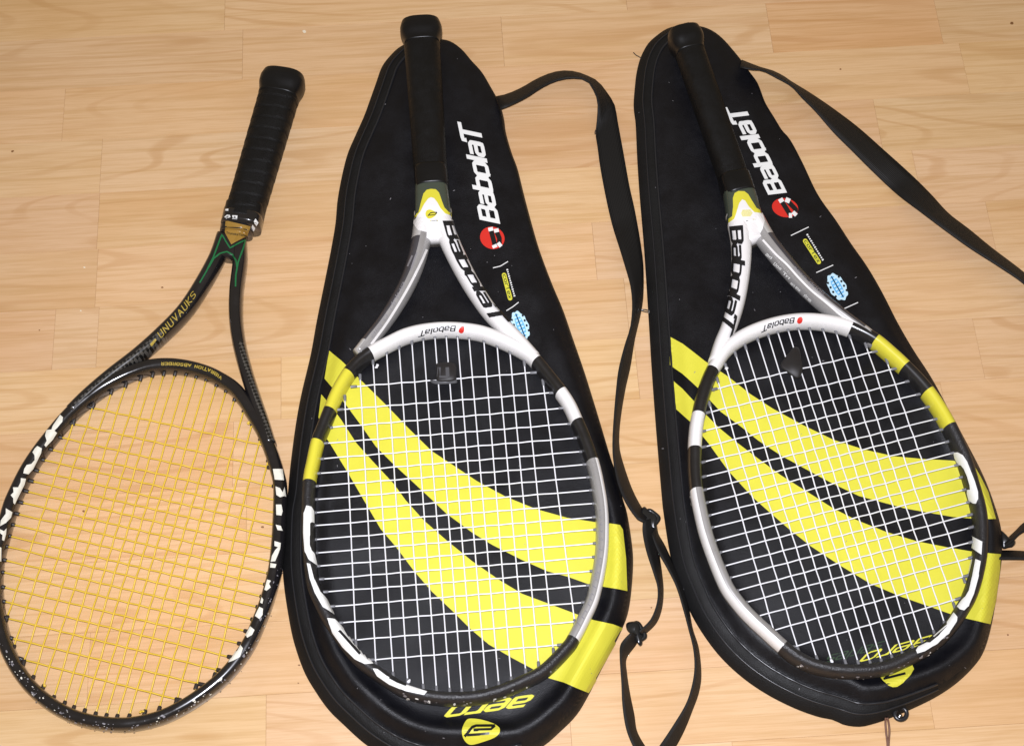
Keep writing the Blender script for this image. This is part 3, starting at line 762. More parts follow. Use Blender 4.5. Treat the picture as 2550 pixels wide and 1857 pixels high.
# ------------------------------------------------------------------ rackets
def strings(root, mains, crosses, z, m, ext=11, r=.00059, gm=None, glen=.005, gr=.0013):
    ML = []; allv = []
    def world(a, b, e):
        dx, dy = b[0] - a[0], b[1] - a[1]; L = math.hypot(dx, dy)
        return P(a[0] - dx / L * e, a[1] - dy / L * e, z), P(b[0] + dx / L * e, b[1] + dy / L * e, z)
    mw = [world(a, b, ext) for a, b in mains]; cw = [world(a, b, ext) for a, b in crosses]
    def isect(p, q):
        a, b = p; c, d = q; r1 = b - a; s1 = d - c; den = r1.x * s1.y - r1.y * s1.x
        t = ((c.x - a.x) * s1.y - (c.y - a.y) * s1.x) / den; u = ((c.x - a.x) * r1.y - (c.y - a.y) * r1.x) / den
        return (t, u) if 0 < t < 1 and 0 < u < 1 else None
    X = [[isect(p, q) for q in cw] for p in mw]
    wv = r * .95
    for i, (a, b) in enumerate(mw):
        k = [(0, 0), (1, 0)] + [(X[i][j][0], wv if (i + j) % 2 else -wv) for j in range(len(cw)) if X[i][j]]
        k.sort(); pts = [a.lerp(b, t) + Vector((0, 0, dz)) for t, dz in k]
        wire('string', [Vector(p) for p in crom([tuple(p) for p in pts], False, 3)], r, m, root, 6)
    for j, (a, b) in enumerate(cw):
        k = [(0, 0), (1, 0)] + [(X[i][j][1], -wv if (i + j) % 2 else wv) for i in range(len(mw)) if X[i][j]]
        k.sort(); pts = [a.lerp(b, t) + Vector((0, 0, dz)) for t, dz in k]
        wire('string', [Vector(p) for p in crom([tuple(p) for p in pts], False, 3)], r, m, root, 6)
    # grommet pegs where the strings enter the hoop
    V, F = [], []
    for a, b in mw + cw:
        for p, q in ((a, b), (b, a)):
            t = (q - p).normalized(); s_ = t.cross(Vector((0, 0, 1))).normalized(); base = len(V)
            for f, rr in ((0, gr * 1.1), (glen, gr), (glen + .0007, gr * .75)):
                for k in range(8):
                    an = k / 8 * 2 * math.pi; V.append(p + t * f + s_ * rr * math.cos(an) + Vector((0, 0, rr * math.sin(an))))
            for lv in range(2):
                for k in range(8):
                    n = (k + 1) % 8; F.append((base + lv * 8 + k, base + lv * 8 + n, base + lv * 8 + 8 + n, base + lv * 8 + 8 + k))
            F.append(tuple(base + 16 + k for k in range(8)))
    link('grommet_strip', mesh('grommet_strip', V, F, [gm]), root, True)

def grip_ridge(pitch, amp):
    def f(s, a):
        u = (s / pitch + a / (2 * math.pi)) % 1.0
        return 1 + amp * (u - .5) - (amp * .9 if u < .08 else 0)
    return f
def cap_profile(flare, L):
    def f(t):
        d = t * L
        if d < .004: return math.sqrt(max(.02, 1 - ((.004 - d) / .004) ** 2)) * .92 * flare
        if d < .010: return (.92 + .08 * (d - .004) / .006) * flare
        return flare + (1 - flare) * sstep(.014, .026, d)
    return f
def handle(root, axis, zh, hw0, hw1, hh, flare, pitch, amp, collar):
    """Butt cap and grip as parts; axis from butt to collar."""
    (x0, y0), (x1, y1) = axis[0], axis[-1]
    a, b = P(x0, y0, zh), P(x1, y1, zh); L = (b - a).length
    cl = .028
    cf = cl / L
    pt = lambda f: (x0 + (x1 - x0) * f, y0 + (y1 - y0) * f)
    pf = cap_profile(flare, cl)
    cap = Tube([pt(0), pt(cf * .35), pt(cf * .7), pt(cf)], zh, lambda t: hw0 * pf(t), lambda t: hh * pf(t), n=3.0, nphi=28, step=.0012, center=P(x0 + 900, y0, 0))
    cap.make('butt_cap', [M['rubber']], root)
    g = Tube([pt(cf * .92), pt(.4), pt(.7), pt(1)], zh, lambda t: hw0 + (hw1 - hw0) * t, hh, n=2.6, nphi=28, step=.0012, ridge=grip_ridge(pitch, amp), center=P(x0 + 900, y0, 0))
    g.make('grip', [M['grip']], root)
    return cap, g

zD = lambda *p: Z(700, 880, 2.0147, p)
GRP = 'tennis rackets lying on the floor'
ZR = PLATE + .0122

def mirror_hoop(s, t, phi, table):
    """table: list over segments of (material index, edge material index or None)"""
    m, e = table[s.seg(t)]
    if e is not None and math.cos(phi) > .45 and math.sin(phi) > .05: return e
    return m

# ---- middle racket
root2 = thing('tennis_racket', 'white, black and yellow tennis racket with a squared dampener, lying on the middle cover', 'tennis racket', P(1110, 1000, 0), GRP)
hoop2 = [(1120, 822), (1190, 829), (1246, 848), (1300, 874), (1330, 896), (1362, 934), (1397, 979), (1419, 1013), (1437, 1053), (1454, 1092), (1477, 1158), (1491, 1222), (1498, 1270), (1500, 1322), (1496, 1392), (1477, 1487), (1453, 1542), (1429, 1589), (1412, 1614), (1356, 1670), (1304, 1698), (1247, 1722), (1187, 1737), (1117, 1740), (1054, 1733), (1007, 1719), (955, 1687), (899, 1646), (862, 1604), (822, 1545), (799, 1500), (780, 1451), (771, 1376), (768, 1302), (771, 1203), (780, 1153), (791, 1103), (806, 1064), (822, 1024), (841, 979), (866, 936), (892, 906), (927, 880), (968, 858), (1010, 838), (1060, 826)]
brk2 = [(1337, 900), (1396, 978), (1436, 1053), (1475, 1150), (1429, 1592), (771, 1206), (792, 1104), (822, 1025), (868, 934), (922, 884)]
mats = [M['black_satin'], M['white'], M['yellow'], M['silver'], M['bumper']]
tb2 = [(1, None), (0, None), (1, None), (0, None), (3, 1), (4, None), (2, None), (0, None), (2, None), (0, None)]
def m2(s, t, phi): return mirror_hoop(s, t, phi, tb2)
h2 = Tube(hoop2, ZR, 16.8, .0112, True, n=2.2, breaks=brk2, matf=m2, step=.0025)
h2.make('hoop', mats, root2)
yk2 = P(1080, 700, 0)
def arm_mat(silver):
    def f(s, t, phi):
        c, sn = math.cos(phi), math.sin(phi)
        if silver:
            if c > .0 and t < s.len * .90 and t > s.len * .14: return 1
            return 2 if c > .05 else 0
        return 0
    return f
armL2 = Tube([(1056, 552), (1046, 612), (1032, 664), (1012, 712), (984, 762), (950, 812), (918, 852), (893, 884)], ZR, lambda t: 26 - 8.5 * t, lambda t: .0125 - .0015 * t, n=1.75, matf=arm_mat(True), center=yk2)
armL2.make('throat_arm', [M['silver'], M['dark_grey'], M['silver_light']], root2)
armR2 = Tube([(1100, 552), (1121, 605), (1142, 650), (1169, 701), (1197, 746), (1222, 780), (1252, 812), (1290, 850), (1330, 894)], ZR, lambda t: 26 - 8.5 * t, lambda t: .0125 - .0015 * t, n=2.2, matf=arm_mat(False), center=yk2)
armR2.make('throat_arm', [M['white']], root2)
web2 = Tube([(1078, 530), (1080, 552), (1082, 578), (1084, 602)], ZR, lambda t: 48 - 16 * t, lambda t: .0130 - .003 * t, n=2.6, center=P(2000, 560, 0), step=.002)
web2.make('yoke', [M['white']], root2)
pal2 = Tube([(1073, 452), (1076, 490), (1079, 540), (1081, 566)], ZR + .001, lambda t: 40 + 8 * t - 5 * sstep(.75, 1, t), lambda t: .0138 - .002 * sstep(.7, 1, t), n=3.0, center=P(2000, 500, 0), step=.002)
pal2.make('shaft', [M['tape']], root2)
pt2 = [pal2.bvh, web2.bvh, armL2.bvh, armR2.bvh]
Print(pt2, ZR, .0003).poly(z4((198, 360), (235, 335), (255, 250), (280, 160), (310, 125), (350, 116), (395, 120), (425, 150), (450, 225), (475, 290), (505, 322), (540, 335), (540, 385), (380, 420), (198, 385)), step=5).make('yellow_arch', M['yellow'], root2)
Print(pt2, ZR, .0007).poly(z4((196, 388), (225, 365), (258, 320), (290, 255), (325, 208), (352, 196), (380, 206), (410, 245), (440, 300), (480, 345), (545, 372), (556, 450), (540, 520), (440, 520), (300, 520), (230, 500), (192, 440)), step=5).make('white_panel', M['white'], root2)
Print(pt2, ZR, .0010).poly(z4((312, 320), (345, 312), (385, 330), (405, 350), (370, 385), (330, 398), (305, 375), (300, 345)), True, 4).make('shield_emblem', M['yellow'], root2)
Print(pt2, ZR, .0013).stroke(z4((322, 372), (345, 345), (362, 340), (408, 338)), 2.4).stroke(z4((405, 342), (385, 362), (335, 366)), 2.2).make('shield_mark', M['black_print'], root2)
handle(root2, [(1047, 54), (1075, 470)], ZR + .0005, 44.5, 41.5, .0140, 1.17, .024, .005, None)
Tube([(1072, 424), (1074, 448), (1076, 474)], ZR + .0005, lambda t: 41.5 + 1.0 * math.sin(math.pi * t), lambda t: .0152 + .0003 * math.sin(math.pi * t), n=3.0, nphi=28, center=P(2000, 430, 0), step=.002).make('collar', [M['rubber']], root2)
pr = Print([armR2.bvh, web2.bvh, pal2.bvh, h2.bvh], ZR, .0011)
text(pr, 'BabolaT', along(z4((476, 440), (530, 620), (600, 780), (700, 950), (800, 1130), (890, 1280), (945, 1350)), z4((566, 440), (622, 620), (700, 790), (802, 980), (905, 1150), (990, 1275), (1045, 1340))), .21, .12, .0)
pr.make('lettering', M['black_print'], root2)
pr = Print([h2.bvh], ZR, .0006)
text(pr, 'BabolaT', along(z4((578, 1398), (480, 1402), (350, 1420), (250, 1445)), z4((570, 1438), (470, 1444), (345, 1462), (238, 1486))), .2, .25, 0)
pr.make('bridge_lettering', M['black_print'], root2)
Print([h2.bvh], ZR, .0003).poly(z4((618, 1418), (645, 1398), (660, 1410), (655, 1450), (632, 1462), (610, 1448)), True, 4).make('bridge_emblem', M['red'], root2)
pr = Print([armL2.bvh], ZR, .0003)
zt = lambda *p: Z(880, 540, 5.163, p)
text(pr, 'aero drive'.replace('v', 'u'), along(zt((245, 1555), (380, 1370), (500, 1180), (600, 1000), (660, 860)), zt((215, 1510), (345, 1330), (470, 1140), (570, 960), (632, 830))), .12, .22)
pr.stroke(zt((700, 640), (760, 500)), 4).stroke(zt((735, 690), (815, 460)), 3)
pr.make('side_lettering', M['mid_grey'], root2)
Print([armL2.bvh], ZR, .0004).stroke([tuple(p) for p in crom(zt((940, 420), (850, 620), (745, 830), (645, 1010), (525, 1210), (400, 1400), (225, 1635)), False, 6)], 6).make('ridge', M['white'], root2)  # flash highlight along the arm's edge, painted as a flat white stroke; no raised ridge
# big white letters wrapped on the lower left of the hoop
for poly in (zD((128, 762), (150, 768), (163, 790), (164, 850), (152, 845), (143, 852), (143, 960), (150, 985), (166, 1005), (180, 1065), (140, 1035), (120, 990), (113, 900), (115, 800)),
             zD((130, 1050), (145, 1055), (165, 1130), (195, 1195), (240, 1245), (265, 1310), (210, 1270), (170, 1200), (145, 1130)),
             zD((232, 1325), (268, 1332), (300, 1365), (345, 1420), (405, 1490), (462, 1556), (420, 1556), (370, 1530), (310, 1470), (260, 1400)),
             Z(850, 1240, 2.668, ((210, 1130), (240, 1135), (300, 1180), (400, 1230), (570, 1285), (550, 1305), (430, 1280), (320, 1235), (240, 1180)))):
    Print([h2.bvh], ZR, .0006).poly(poly, False, 4).make('letter', M['letter_white'], root2)
pr = Print([h2.bvh], ZR, .0009).stroke(zD((290, 1390), (345, 1452), (395, 1508)), 5.5).stroke(Z(850, 1240, 2.668, ((318, 1192), (370, 1220), (430, 1243))), 5); pr.make('letter_slot', M['black_print'], root2)
zw = lambda *p: Z(850, 1240, 2.668, p)
pr = Print([h2.bvh], ZR, .0003)
text(pr, 'iuminaTion'.replace('u', 'n').replace('T', 't'), along(Z(1250, 1250, 3.303, [(640, 1015), (715, 870), (775, 690), (815, 500), (830, 320), (815, 60)]), Z(1250, 1250, 3.303, [(618, 990), (695, 850), (752, 680), (792, 490), (806, 320), (792, 60)])), .1, .5)
pr.make('faint_lettering', M['mid_grey'], root2)
# chips and scuffs along the tip
def chips(name, tree, path, n, seed, m, root, zdef, spread=9, size=(1.2, 4), off=.00035):
    rr = random.Random(seed); pr = Print([tree], zdef, off); c = crom(path, False, 14)
    for _ in range(n):
        p = c[rr.randrange(len(c) - 1)]; q = c[min(len(c) - 1, list(range(len(c)))[0] + 1)]
        x, y = p[0] + rr.uniform(-spread, spread), p[1] + rr.uniform(-spread, spread)
        r_ = rr.uniform(*size) * (1 if rr.random() < .75 else 1.7); k = rr.randrange(5, 8)
        i = min(range(len(c) - 1), key=lambda j: (c[j][0] - x) ** 2 + (c[j][1] - y) ** 2); d = c[i + 1] - c[i]; d = d / np.linalg.norm(d)
        el = rr.uniform(1, 2.6)
        poly = []
        for j in range(k):
            a = j / k * 2 * math.pi; u = r_ * el * math.cos(a) * rr.uniform(.6, 1.1); v = r_ * math.sin(a) * rr.uniform(.6, 1.1)
            poly.append((x + d[0] * u - d[1] * v, y + d[1] * u + d[0] * v))
        if all(tree.ray_cast(CAM, ray(*q_).normalized())[0] is not None for q_ in poly): pr.add(poly, [tuple(range(k))])
    pr.make(name, m, root)
tip2 = [(1440, 1605), (1392, 1660), (1320, 1708), (1255, 1736), (1187, 1752), (1112, 1752), (1040, 1742), (985, 1724), (930, 1692)]
chips('paint_chip', h2.bvh, tip2, 13, 3, M['letter_white'], root2, ZR, 4, (1.0, 2.6))
chips('scuff', h2.bvh, tip2, 26, 5, M['mid_grey'], root2, ZR, 9, (.8, 2.0))
chips('paint_chip', h2.bvh, [(757, 1250), (755, 1330), (760, 1400), (768, 1460), (785, 1510), (800, 1545)], 8, 9, M['letter_white'], root2, ZR, 3, (1, 2.2))
mt2 = [(859, 995), (897, 943), (929, 905), (963, 880), (994, 868), (1026, 856), (1054, 846), (1083, 839), (1111, 836), (1139, 837), (1168, 841), (1205, 850), (1238, 863), (1270, 880), (1306, 908), (1353, 956)]
mb2 = [(886, 1597), (936, 1652), (979, 1678), (1015, 1695), (1054, 1708), (1087, 1713), (1120, 1718), (1150, 1720), (1180, 1718), (1211, 1712), (1242, 1702), (1273, 1690), (1309, 1670), (1341, 1652), (1378, 1618), (1431, 1547)]
cl2 = [(884, 962), (851, 1019), (824, 1064), (812, 1103), (802, 1142), (794, 1178), (789, 1210), (787, 1243), (784, 1276), (782, 1308), (784, 1343), (787, 1376), (792, 1409), (802, 1441), (812, 1473), (829, 1509), (849, 1550), (876, 1593), (926, 1642)]
cr2 = [(1325, 928), (1372, 978), (1396, 1016), (1418, 1055), (1433, 1090), (1448, 1124), (1456, 1156), (1465, 1188), (1473, 1220), (1480, 1253), (1480, 1287), (1483, 1318), (1482, 1352), (1480, 1386), (1474, 1421), (1465, 1457), (1453, 1499), (1435, 1547), (1393, 1605)]
strings(root2, list(zip(mt2, mb2)), list(zip(cl2, cr2)), ZR, M['string_white'], gm=M['grommet_clear'])

# ---- right racket
root3 = thing('tennis_racket', 'white, black and yellow tennis racket with a kite shaped dampener, on the right cover', 'tennis racket', P(2050, 1000, 0), GRP)
hoop3 = [(1985, 801), (2038, 802), (2095, 812), (2132, 826), (2178, 851), (2222, 888), (2252, 916), (2285, 950), (2311, 981), (2338, 1020), (2363, 1064), (2385, 1110), (2402, 1150), (2418, 1203), (2436, 1268), (2441, 1322), (2438, 1388), (2424, 1453), (2410, 1491), (2397, 1514), (2376, 1547), (2346, 1583), (2312, 1611), (2286, 1627), (2253, 1643), (2201, 1664), (2138, 1672), (2073, 1669), (2019, 1656), (1977, 1634), (1945, 1608), (1910, 1576), (1865, 1534), (1834, 1498), (1808, 1460), (1781, 1397), (1759, 1334), (1745, 1277), (1735, 1223), (1730, 1169), (1730, 1115), (1733, 1070), (1739, 1035), (1749, 990), (1764, 945), (1781, 911), (1806, 874), (1840, 846), (1882, 825), (1933, 809)]
brk3 = [(2117, 818), (2178, 850), (2252, 916), (2308, 977), (2363, 1063), (1947, 1610), (1735, 1222), (1730, 1118), (1739, 1035), (1774, 925)]
tb3 = [(1, None), (0, None), (2, None), (0, None), (2, None), (4, None), (3, 1), (0, None), (1, None), (0, None)]
def m3(s, t, phi):
    k = s.seg(t); m, e = tb3[k]
    return mirror_hoop(s, t, phi, tb3)
h3 = Tube(hoop3, ZR, 17.3, .0112, True, n=2.2, breaks=brk3, matf=m3, step=.0025)
h3.make('hoop', mats, root3)
yk3 = P(1900, 720, 0)
armL3 = Tube([(1838, 556), (1845, 600), (1846, 650), (1841, 706), (1831, 762), (1815, 815), (1796, 858), (1780, 905)], ZR, lambda t: 27 - 9.5 * t, lambda t: .0125 - .0015 * t, n=2.2, matf=arm_mat(False), center=yk3)
armL3.make('throat_arm', [M['white']], root3)
armR3 = Tube([(1876, 545), (1906, 596), (1944, 645), (1990, 698), (2042, 748), (2095, 790), (2142, 824), (2180, 853)], ZR, lambda t: 27 - 9 * t, lambda t: .0125 - .0015 * t, n=1.75, matf=arm_mat(True), center=yk3)
armR3.make('throat_arm', [M['silver'], M['dark_grey'], M['silver_light']], root3)
web3 = Tube([(1850, 532), (1858, 556), (1868, 584), (1878, 605)], ZR, lambda t: 45 - 15 * t, lambda t: .0130 - .003 * t, n=2.6, center=P(2900, 560, 0), step=.002)
web3.make('yoke', [M['white']], root3)
pal3 = Tube([(1836, 468), (1844, 500), (1854, 546), (1860, 566)], ZR + .001, lambda t: 38 + 8 * t - 5 * sstep(.75, 1, t), lambda t: .0138 - .002 * sstep(.7, 1, t), n=3.0, center=P(2900, 500, 0), step=.002)
pal3.make('shaft', [M['tape']], root3)
pt3 = [pal3.bvh, web3.bvh, armL3.bvh, armR3.bvh]
Print(pt3, ZR, .0003).poly(z8((128, 350), (160, 325), (168, 240), (166, 160), (182, 115), (215, 96), (270, 98), (305, 125), (340, 185), (380, 250), (430, 280), (440, 320), (300, 380), (128, 385)), step=5).make('yellow_arch', M['yellow'], root3)
Print(pt3, ZR, .0007).poly(z8((130, 388), (180, 350), (200, 290), (222, 210), (250, 175), (275, 185), (310, 240), (360, 290), (432, 300), (452, 370), (440, 440), (420, 480), (300, 480), (160, 470), (138, 430)), step=5).make('white_panel', M['white'], root3)
pr = Print(pt3, ZR, .0010)
for k in range(7): pr.stroke(z8((238 + 4 * abs(k - 3), 275 + k * 9), (344 - 6 * abs(k - 3), 272 + k * 9)), 1.5)
pr.make('round_emblem', M['yellow'], root3)
handle(root3, [(1699, 76), (1842, 489)], ZR + .0005, 36.5, 37.5, .0140, 1.2, .024, .005, None)
Tube([(1827, 444), (1834, 466), (1843, 491)], ZR + .0005, lambda t: 38.5 + 1.0 * math.sin(math.pi * t), lambda t: .0152 + .0003 * math.sin(math.pi * t), n=3.0, nphi=28, center=P(2900, 430, 0), step=.002).make('collar', [M['rubber']], root3)
pr = Print([armL3.bvh, web3.bvh, pal3.bvh, h3.bvh], ZR, .0011)
text(pr, 'BabolaT', along(z8((152, 440), (172, 620), (170, 800), (152, 960), (125, 1110), (92, 1240), (70, 1330)), z8((246, 435), (256, 620), (262, 800), (238, 970), (208, 1140), (168, 1290), (135, 1400))), .21, .12, .0)
pr.make('lettering', M['black_print'], root3)
pr = Print([h3.bvh], ZR, .0006)
text(pr, 'BabolaT', along(z8((725, 1254), (600, 1278), (500, 1308), (440, 1332)), z8((716, 1294), (595, 1320), (495, 1348), (430, 1374))), .2, .25, 0)
pr.make('bridge_lettering', M['black_print'], root3)
Print([h3.bvh], ZR, .0003).poly(z8((758, 1260), (785, 1245), (802, 1260), (795, 1292), (772, 1306), (752, 1292)), True, 4).make('bridge_emblem', M['red'], root3)
zs = lambda *p: Z(1880, 550, 5.9, p)
Print([armR3.bvh], ZR, .0004).stroke([tuple(p) for p in crom(zs((118, 278), (300, 480), (480, 650), (640, 830), (830, 1020), (1050, 1200), (1250, 1370), (1420, 1482)), False, 6)], 5).make('ridge', M['white'], root3)  # white stroke paints the flash glint on this silver arm; no raised edge
pr = Print([armR3.bvh], ZR, .0003)
text(pr, 'ad', along(zs((160, 500), (235, 560)), zs((185, 470), (255, 535))), .2, .3)
text(pr, 'Uos', along(zs((275, 640), (375, 720)), zs((300, 612), (400, 700))), .2, .3)
text(pr, 'Tri', along(zs((415, 780), (500, 855)), zs((432, 752), (520, 835))), .2, .3)
text(pr, 'aero drine', along(zs((525, 920), (660, 1035)), zs((540, 895), (675, 1012))), .22, .3)
text(pr, 'sTri nos', along(zs((722, 1100), (820, 1185)), zs((738, 1075), (838, 1160))), .22, .3)
pr.make('small_lettering', M['letter_white'], root3)
pr = Print([armR3.bvh], ZR, .0003)
text(pr, 'aero drine', along(zs((560, 700), (700, 840), (850, 980), (1000, 1090)), zs((590, 660), (730, 800), (880, 940), (1030, 1050))), .12, .25)
pr.make('side_lettering', M['mid_grey'], root3)
zq = lambda *p: Z(2100, 1080, 2.665, p)
for poly in (z1((460, 280), (500, 278), (545, 305), (575, 350), (610, 440), (650, 540), (680, 640), (682, 705), (665, 748), (640, 745), (600, 718), (585, 660), (585, 622), (612, 618), (608, 580), (585, 500), (555, 430), (530, 398), (500, 388), (470, 330)),
             z1((628, 1042), (720, 1095), (712, 1215), (626, 1150)),
             zq((880, 830), (912, 845), (895, 950), (865, 1060), (830, 1140), (800, 1170), (775, 1165), (757, 1145), (790, 1100), (812, 1080), (835, 1040), (860, 940)),
             zq((735, 1185), (757, 1215), (750, 1245), (700, 1320), (620, 1390), (540, 1440), (490, 1455), (482, 1435), (500, 1412), (555, 1385), (575, 1385), (630, 1340), (688, 1280), (690, 1250))):
    Print([h3.bvh], ZR, .0006).poly(poly, False, 4).make('letter', M['letter_white'], root3)
Print([h3.bvh], ZR, .0003).stroke(z1((626, 1255), (605, 1350), (575, 1440), (545, 1510)), 3.2).stroke(zq((690, 1268), (640, 1310), (600, 1345)), 3).make('letter_edge', M['letter_white'], root3)
tip3 = [(2390, 1560), (2350, 1598), (2300, 1636), (2255, 1658), (2201, 1680), (2138, 1690), (2070, 1686), (2010, 1670), (1965, 1640)]
chips('paint_chip', h3.bvh, tip3, 6, 13, M['letter_white'], root3, ZR, 4, (1.0, 2.4))
chips('scuff', h3.bvh, tip3, 40, 16, M['mid_grey'], root3, ZR, 9, (.8, 1.8))
wv3 = [(1718, 1235), (1722, 1290), (1733, 1340), (1748, 1390), (1768, 1440), (1790, 1484)]
pr = Print([h3.bvh], ZR, .0006)
c = crom(wv3, False, 8)
for i in range(0, len(c) - 5, 5): pr.stroke([tuple(c[i] + (1.5, 0)), tuple(c[i + 2] + (-1.5, 0)), tuple(c[i + 4] + (1.0, 0))], 5)
pr.make('scalloped_edge', M['white'], root3)
mt3 = [(1768, 1010), (1788, 950), (1809, 916), (1833, 886), (1858, 868), (1888, 849), (1914, 838), (1937, 828), (1963, 823), (1988, 819), (2017, 821), (2050, 823), (2083, 830), (2117, 841), (2158, 864), (2210, 903)]
mb3 = [(1929, 1577), (1987, 1615), (2034, 1637), (2071, 1645), (2105, 1647), (2137, 1649), (2167, 1649), (2195, 1645), (2221, 1635), (2247, 1626), (2273, 1611), (2296, 1596), (2326, 1574), (2352, 1551), (2375, 1504), (2400, 1440)]
cl3 = [(1782, 968), (1766, 1026), (1753, 1073), (1754, 1112), (1752, 1150), (1754, 1186), (1755, 1219), (1760, 1251), (1766, 1283), (1773, 1313), (1780, 1346), (1793, 1375), (1803, 1409), (1818, 1438), (1835, 1470), (1857, 1499), (1886, 1534), (1921, 1570), (1975, 1610)]
cr3 = [(2175, 876), (2223, 919), (2257, 950), (2285, 982), (2306, 1014), (2327, 1044), (2342, 1070), (2357, 1100), (2371, 1128), (2381, 1158), (2393, 1188), (2401, 1219), (2411, 1250), (2413, 1282), (2416, 1313), (2416, 1350), (2416, 1388), (2404, 1434), (2383, 1491)]
strings(root3, list(zip(mt3, mb3)), list(zip(cl3, cr3)), ZR, M['string_white'], gm=M['grommet_clear'])

# ---- left racket, flat on the boards
Z1 = .0112
root1 = thing('tennis_racket', 'old black tennis racket with yellow strings and peeling white letters, flat on the bare floor', 'tennis racket', P(420, 1100, 0), GRP)
hoop1 = [(420, 912), (468, 917), (518, 931), (556, 950), (585, 970), (608, 998), (632, 1036), (656, 1078), (677, 1130), (692, 1180), (698, 1215), (697, 1277), (693, 1352), (684, 1425), (665, 1495), (645, 1548), (621, 1602), (589, 1650), (551, 1692), (505, 1729), (455, 1761), (402, 1786), (341, 1801), (297, 1804), (244, 1799), (192, 1786), (142, 1762), (99, 1730), (68, 1698), (39, 1656), (17, 1611), (2, 1562), (-8, 1500), (-11, 1440), (-6, 1387), (7, 1335), (25, 1268), (37, 1237), (65, 1180), (94, 1134), (129, 1088), (165, 1045), (202, 1009), (252, 970), (300, 943), (340, 926), (378, 915)]
def m1(s, t, phi): return 0
h1 = Tube(hoop1, Z1, 17.0, .0100, True, n=2.6, matf=m1, step=.003)
h1.make('hoop', [M['black_gloss']], root1)
yk1 = P(500, 760, 0)
def arm1(s, t, phi):
    c = math.cos(phi); f = t / s.len
    return 1 if c > .1 and f > .52 else 0
aL1 = Tube([(560, 590), (540, 645), (502, 714), (460, 776), (406, 832), (345, 886), (280, 936), (222, 985), (180, 1026)], Z1 + .0005, lambda t: 20.5 - 4 * t, .0102, n=2.5, matf=arm1, center=yk1)
aL1.make('throat_arm', [M['black_gloss'], M['carbon']], root1)
aR1 = Tube([(596, 590), (598, 650), (589, 725), (588, 795), (597, 862), (614, 928), (634, 990), (655, 1050), (674, 1110)], Z1 + .0005, lambda t: 18 - 2.5 * t, .0102, n=2.5, matf=arm1, center=yk1)
aR1.make('throat_arm', [M['black_gloss'], M['carbon']], root1)
wb1 = Tube([(590, 560), (582, 590), (573, 620), (566, 645)], Z1 + .001, lambda t: 37 - 9 * t, lambda t: .0112 - .003 * t, n=2.8, center=P(2000, 600, 0), step=.002)
wb1.make('yoke', [M['black_gloss']], root1)
pl1 = Tube([(601, 530), (594, 556), (588, 584)], Z1 + .003, lambda t: 43 - 3 * t, .0128, n=3.0, center=P(2000, 600, 0), step=.002)
pl1.make('shaft', [M['black_gloss']], root1)
zk = lambda *p: Z(340, 540, 4.13, p)
pt1 = [pl1.bvh, wb1.bvh, aL1.bvh, aR1.bvh, h1.bvh]
Print(pt1, Z1 + .01, .0004).poly(zk((918, 40), (1170, 100), (1140, 195), (975, 285), (908, 160)), step=5).make('gold_badge', M['gold'], root1)
pr = Print(pt1, Z1 + .01, .0008); text(pr, 'TrunskeTune', affine(zk((925, 178))[0], zk((1120, 206))[0], zk((930, 160))[0]), .2, .3); pr.make('badge_lettering', M['black_print'], root1)
Print(pt1, Z1 + .01, .0005).stroke(zk((650, 680), (720, 560), (790, 420), (878, 185), (962, 322), (1118, 238), (1090, 340), (1045, 470), (1022, 600), (1018, 720)), 3.6).stroke(zk((745, 520), (795, 430), (855, 378), (930, 360), (990, 392), (1025, 450), (1034, 520)), 3.6).make('green_lines', M['green'], root1)
pr = Print([aL1.bvh], Z1, .0004); text(pr, 'UNUVAUKS', along(zk((250, 1243), (373, 1112), (483, 985), (560, 882), (608, 808)), zk((204, 1208), (330, 1070), (436, 950), (518, 848), (570, 782))), .13, .28, .25)
pr.poly(zk((135, 1310), (190, 1250), (205, 1265), (155, 1330)), step=5)
pr.make('lettering', M['gold_text'], root1)
zy = lambda *p: Z(150, 900, 4.1236, p)
pr = Print([h1.bvh], Z1, .0004); text(pr, 'VIBRATION ABSORBER', along(zy((1660, 160), (1560, 90), (1420, 45), (1200, 14), (1040, 12)), zy((1650, 184), (1550, 116), (1415, 70), (1200, 38), (1040, 36))), .22, .3); pr.make('bridge_lettering', M['gold_text'], root1)
za = lambda *p: Z(0, 1000, 4.13, p); zr = lambda *p: Z(540, 1150, 3.304, p)
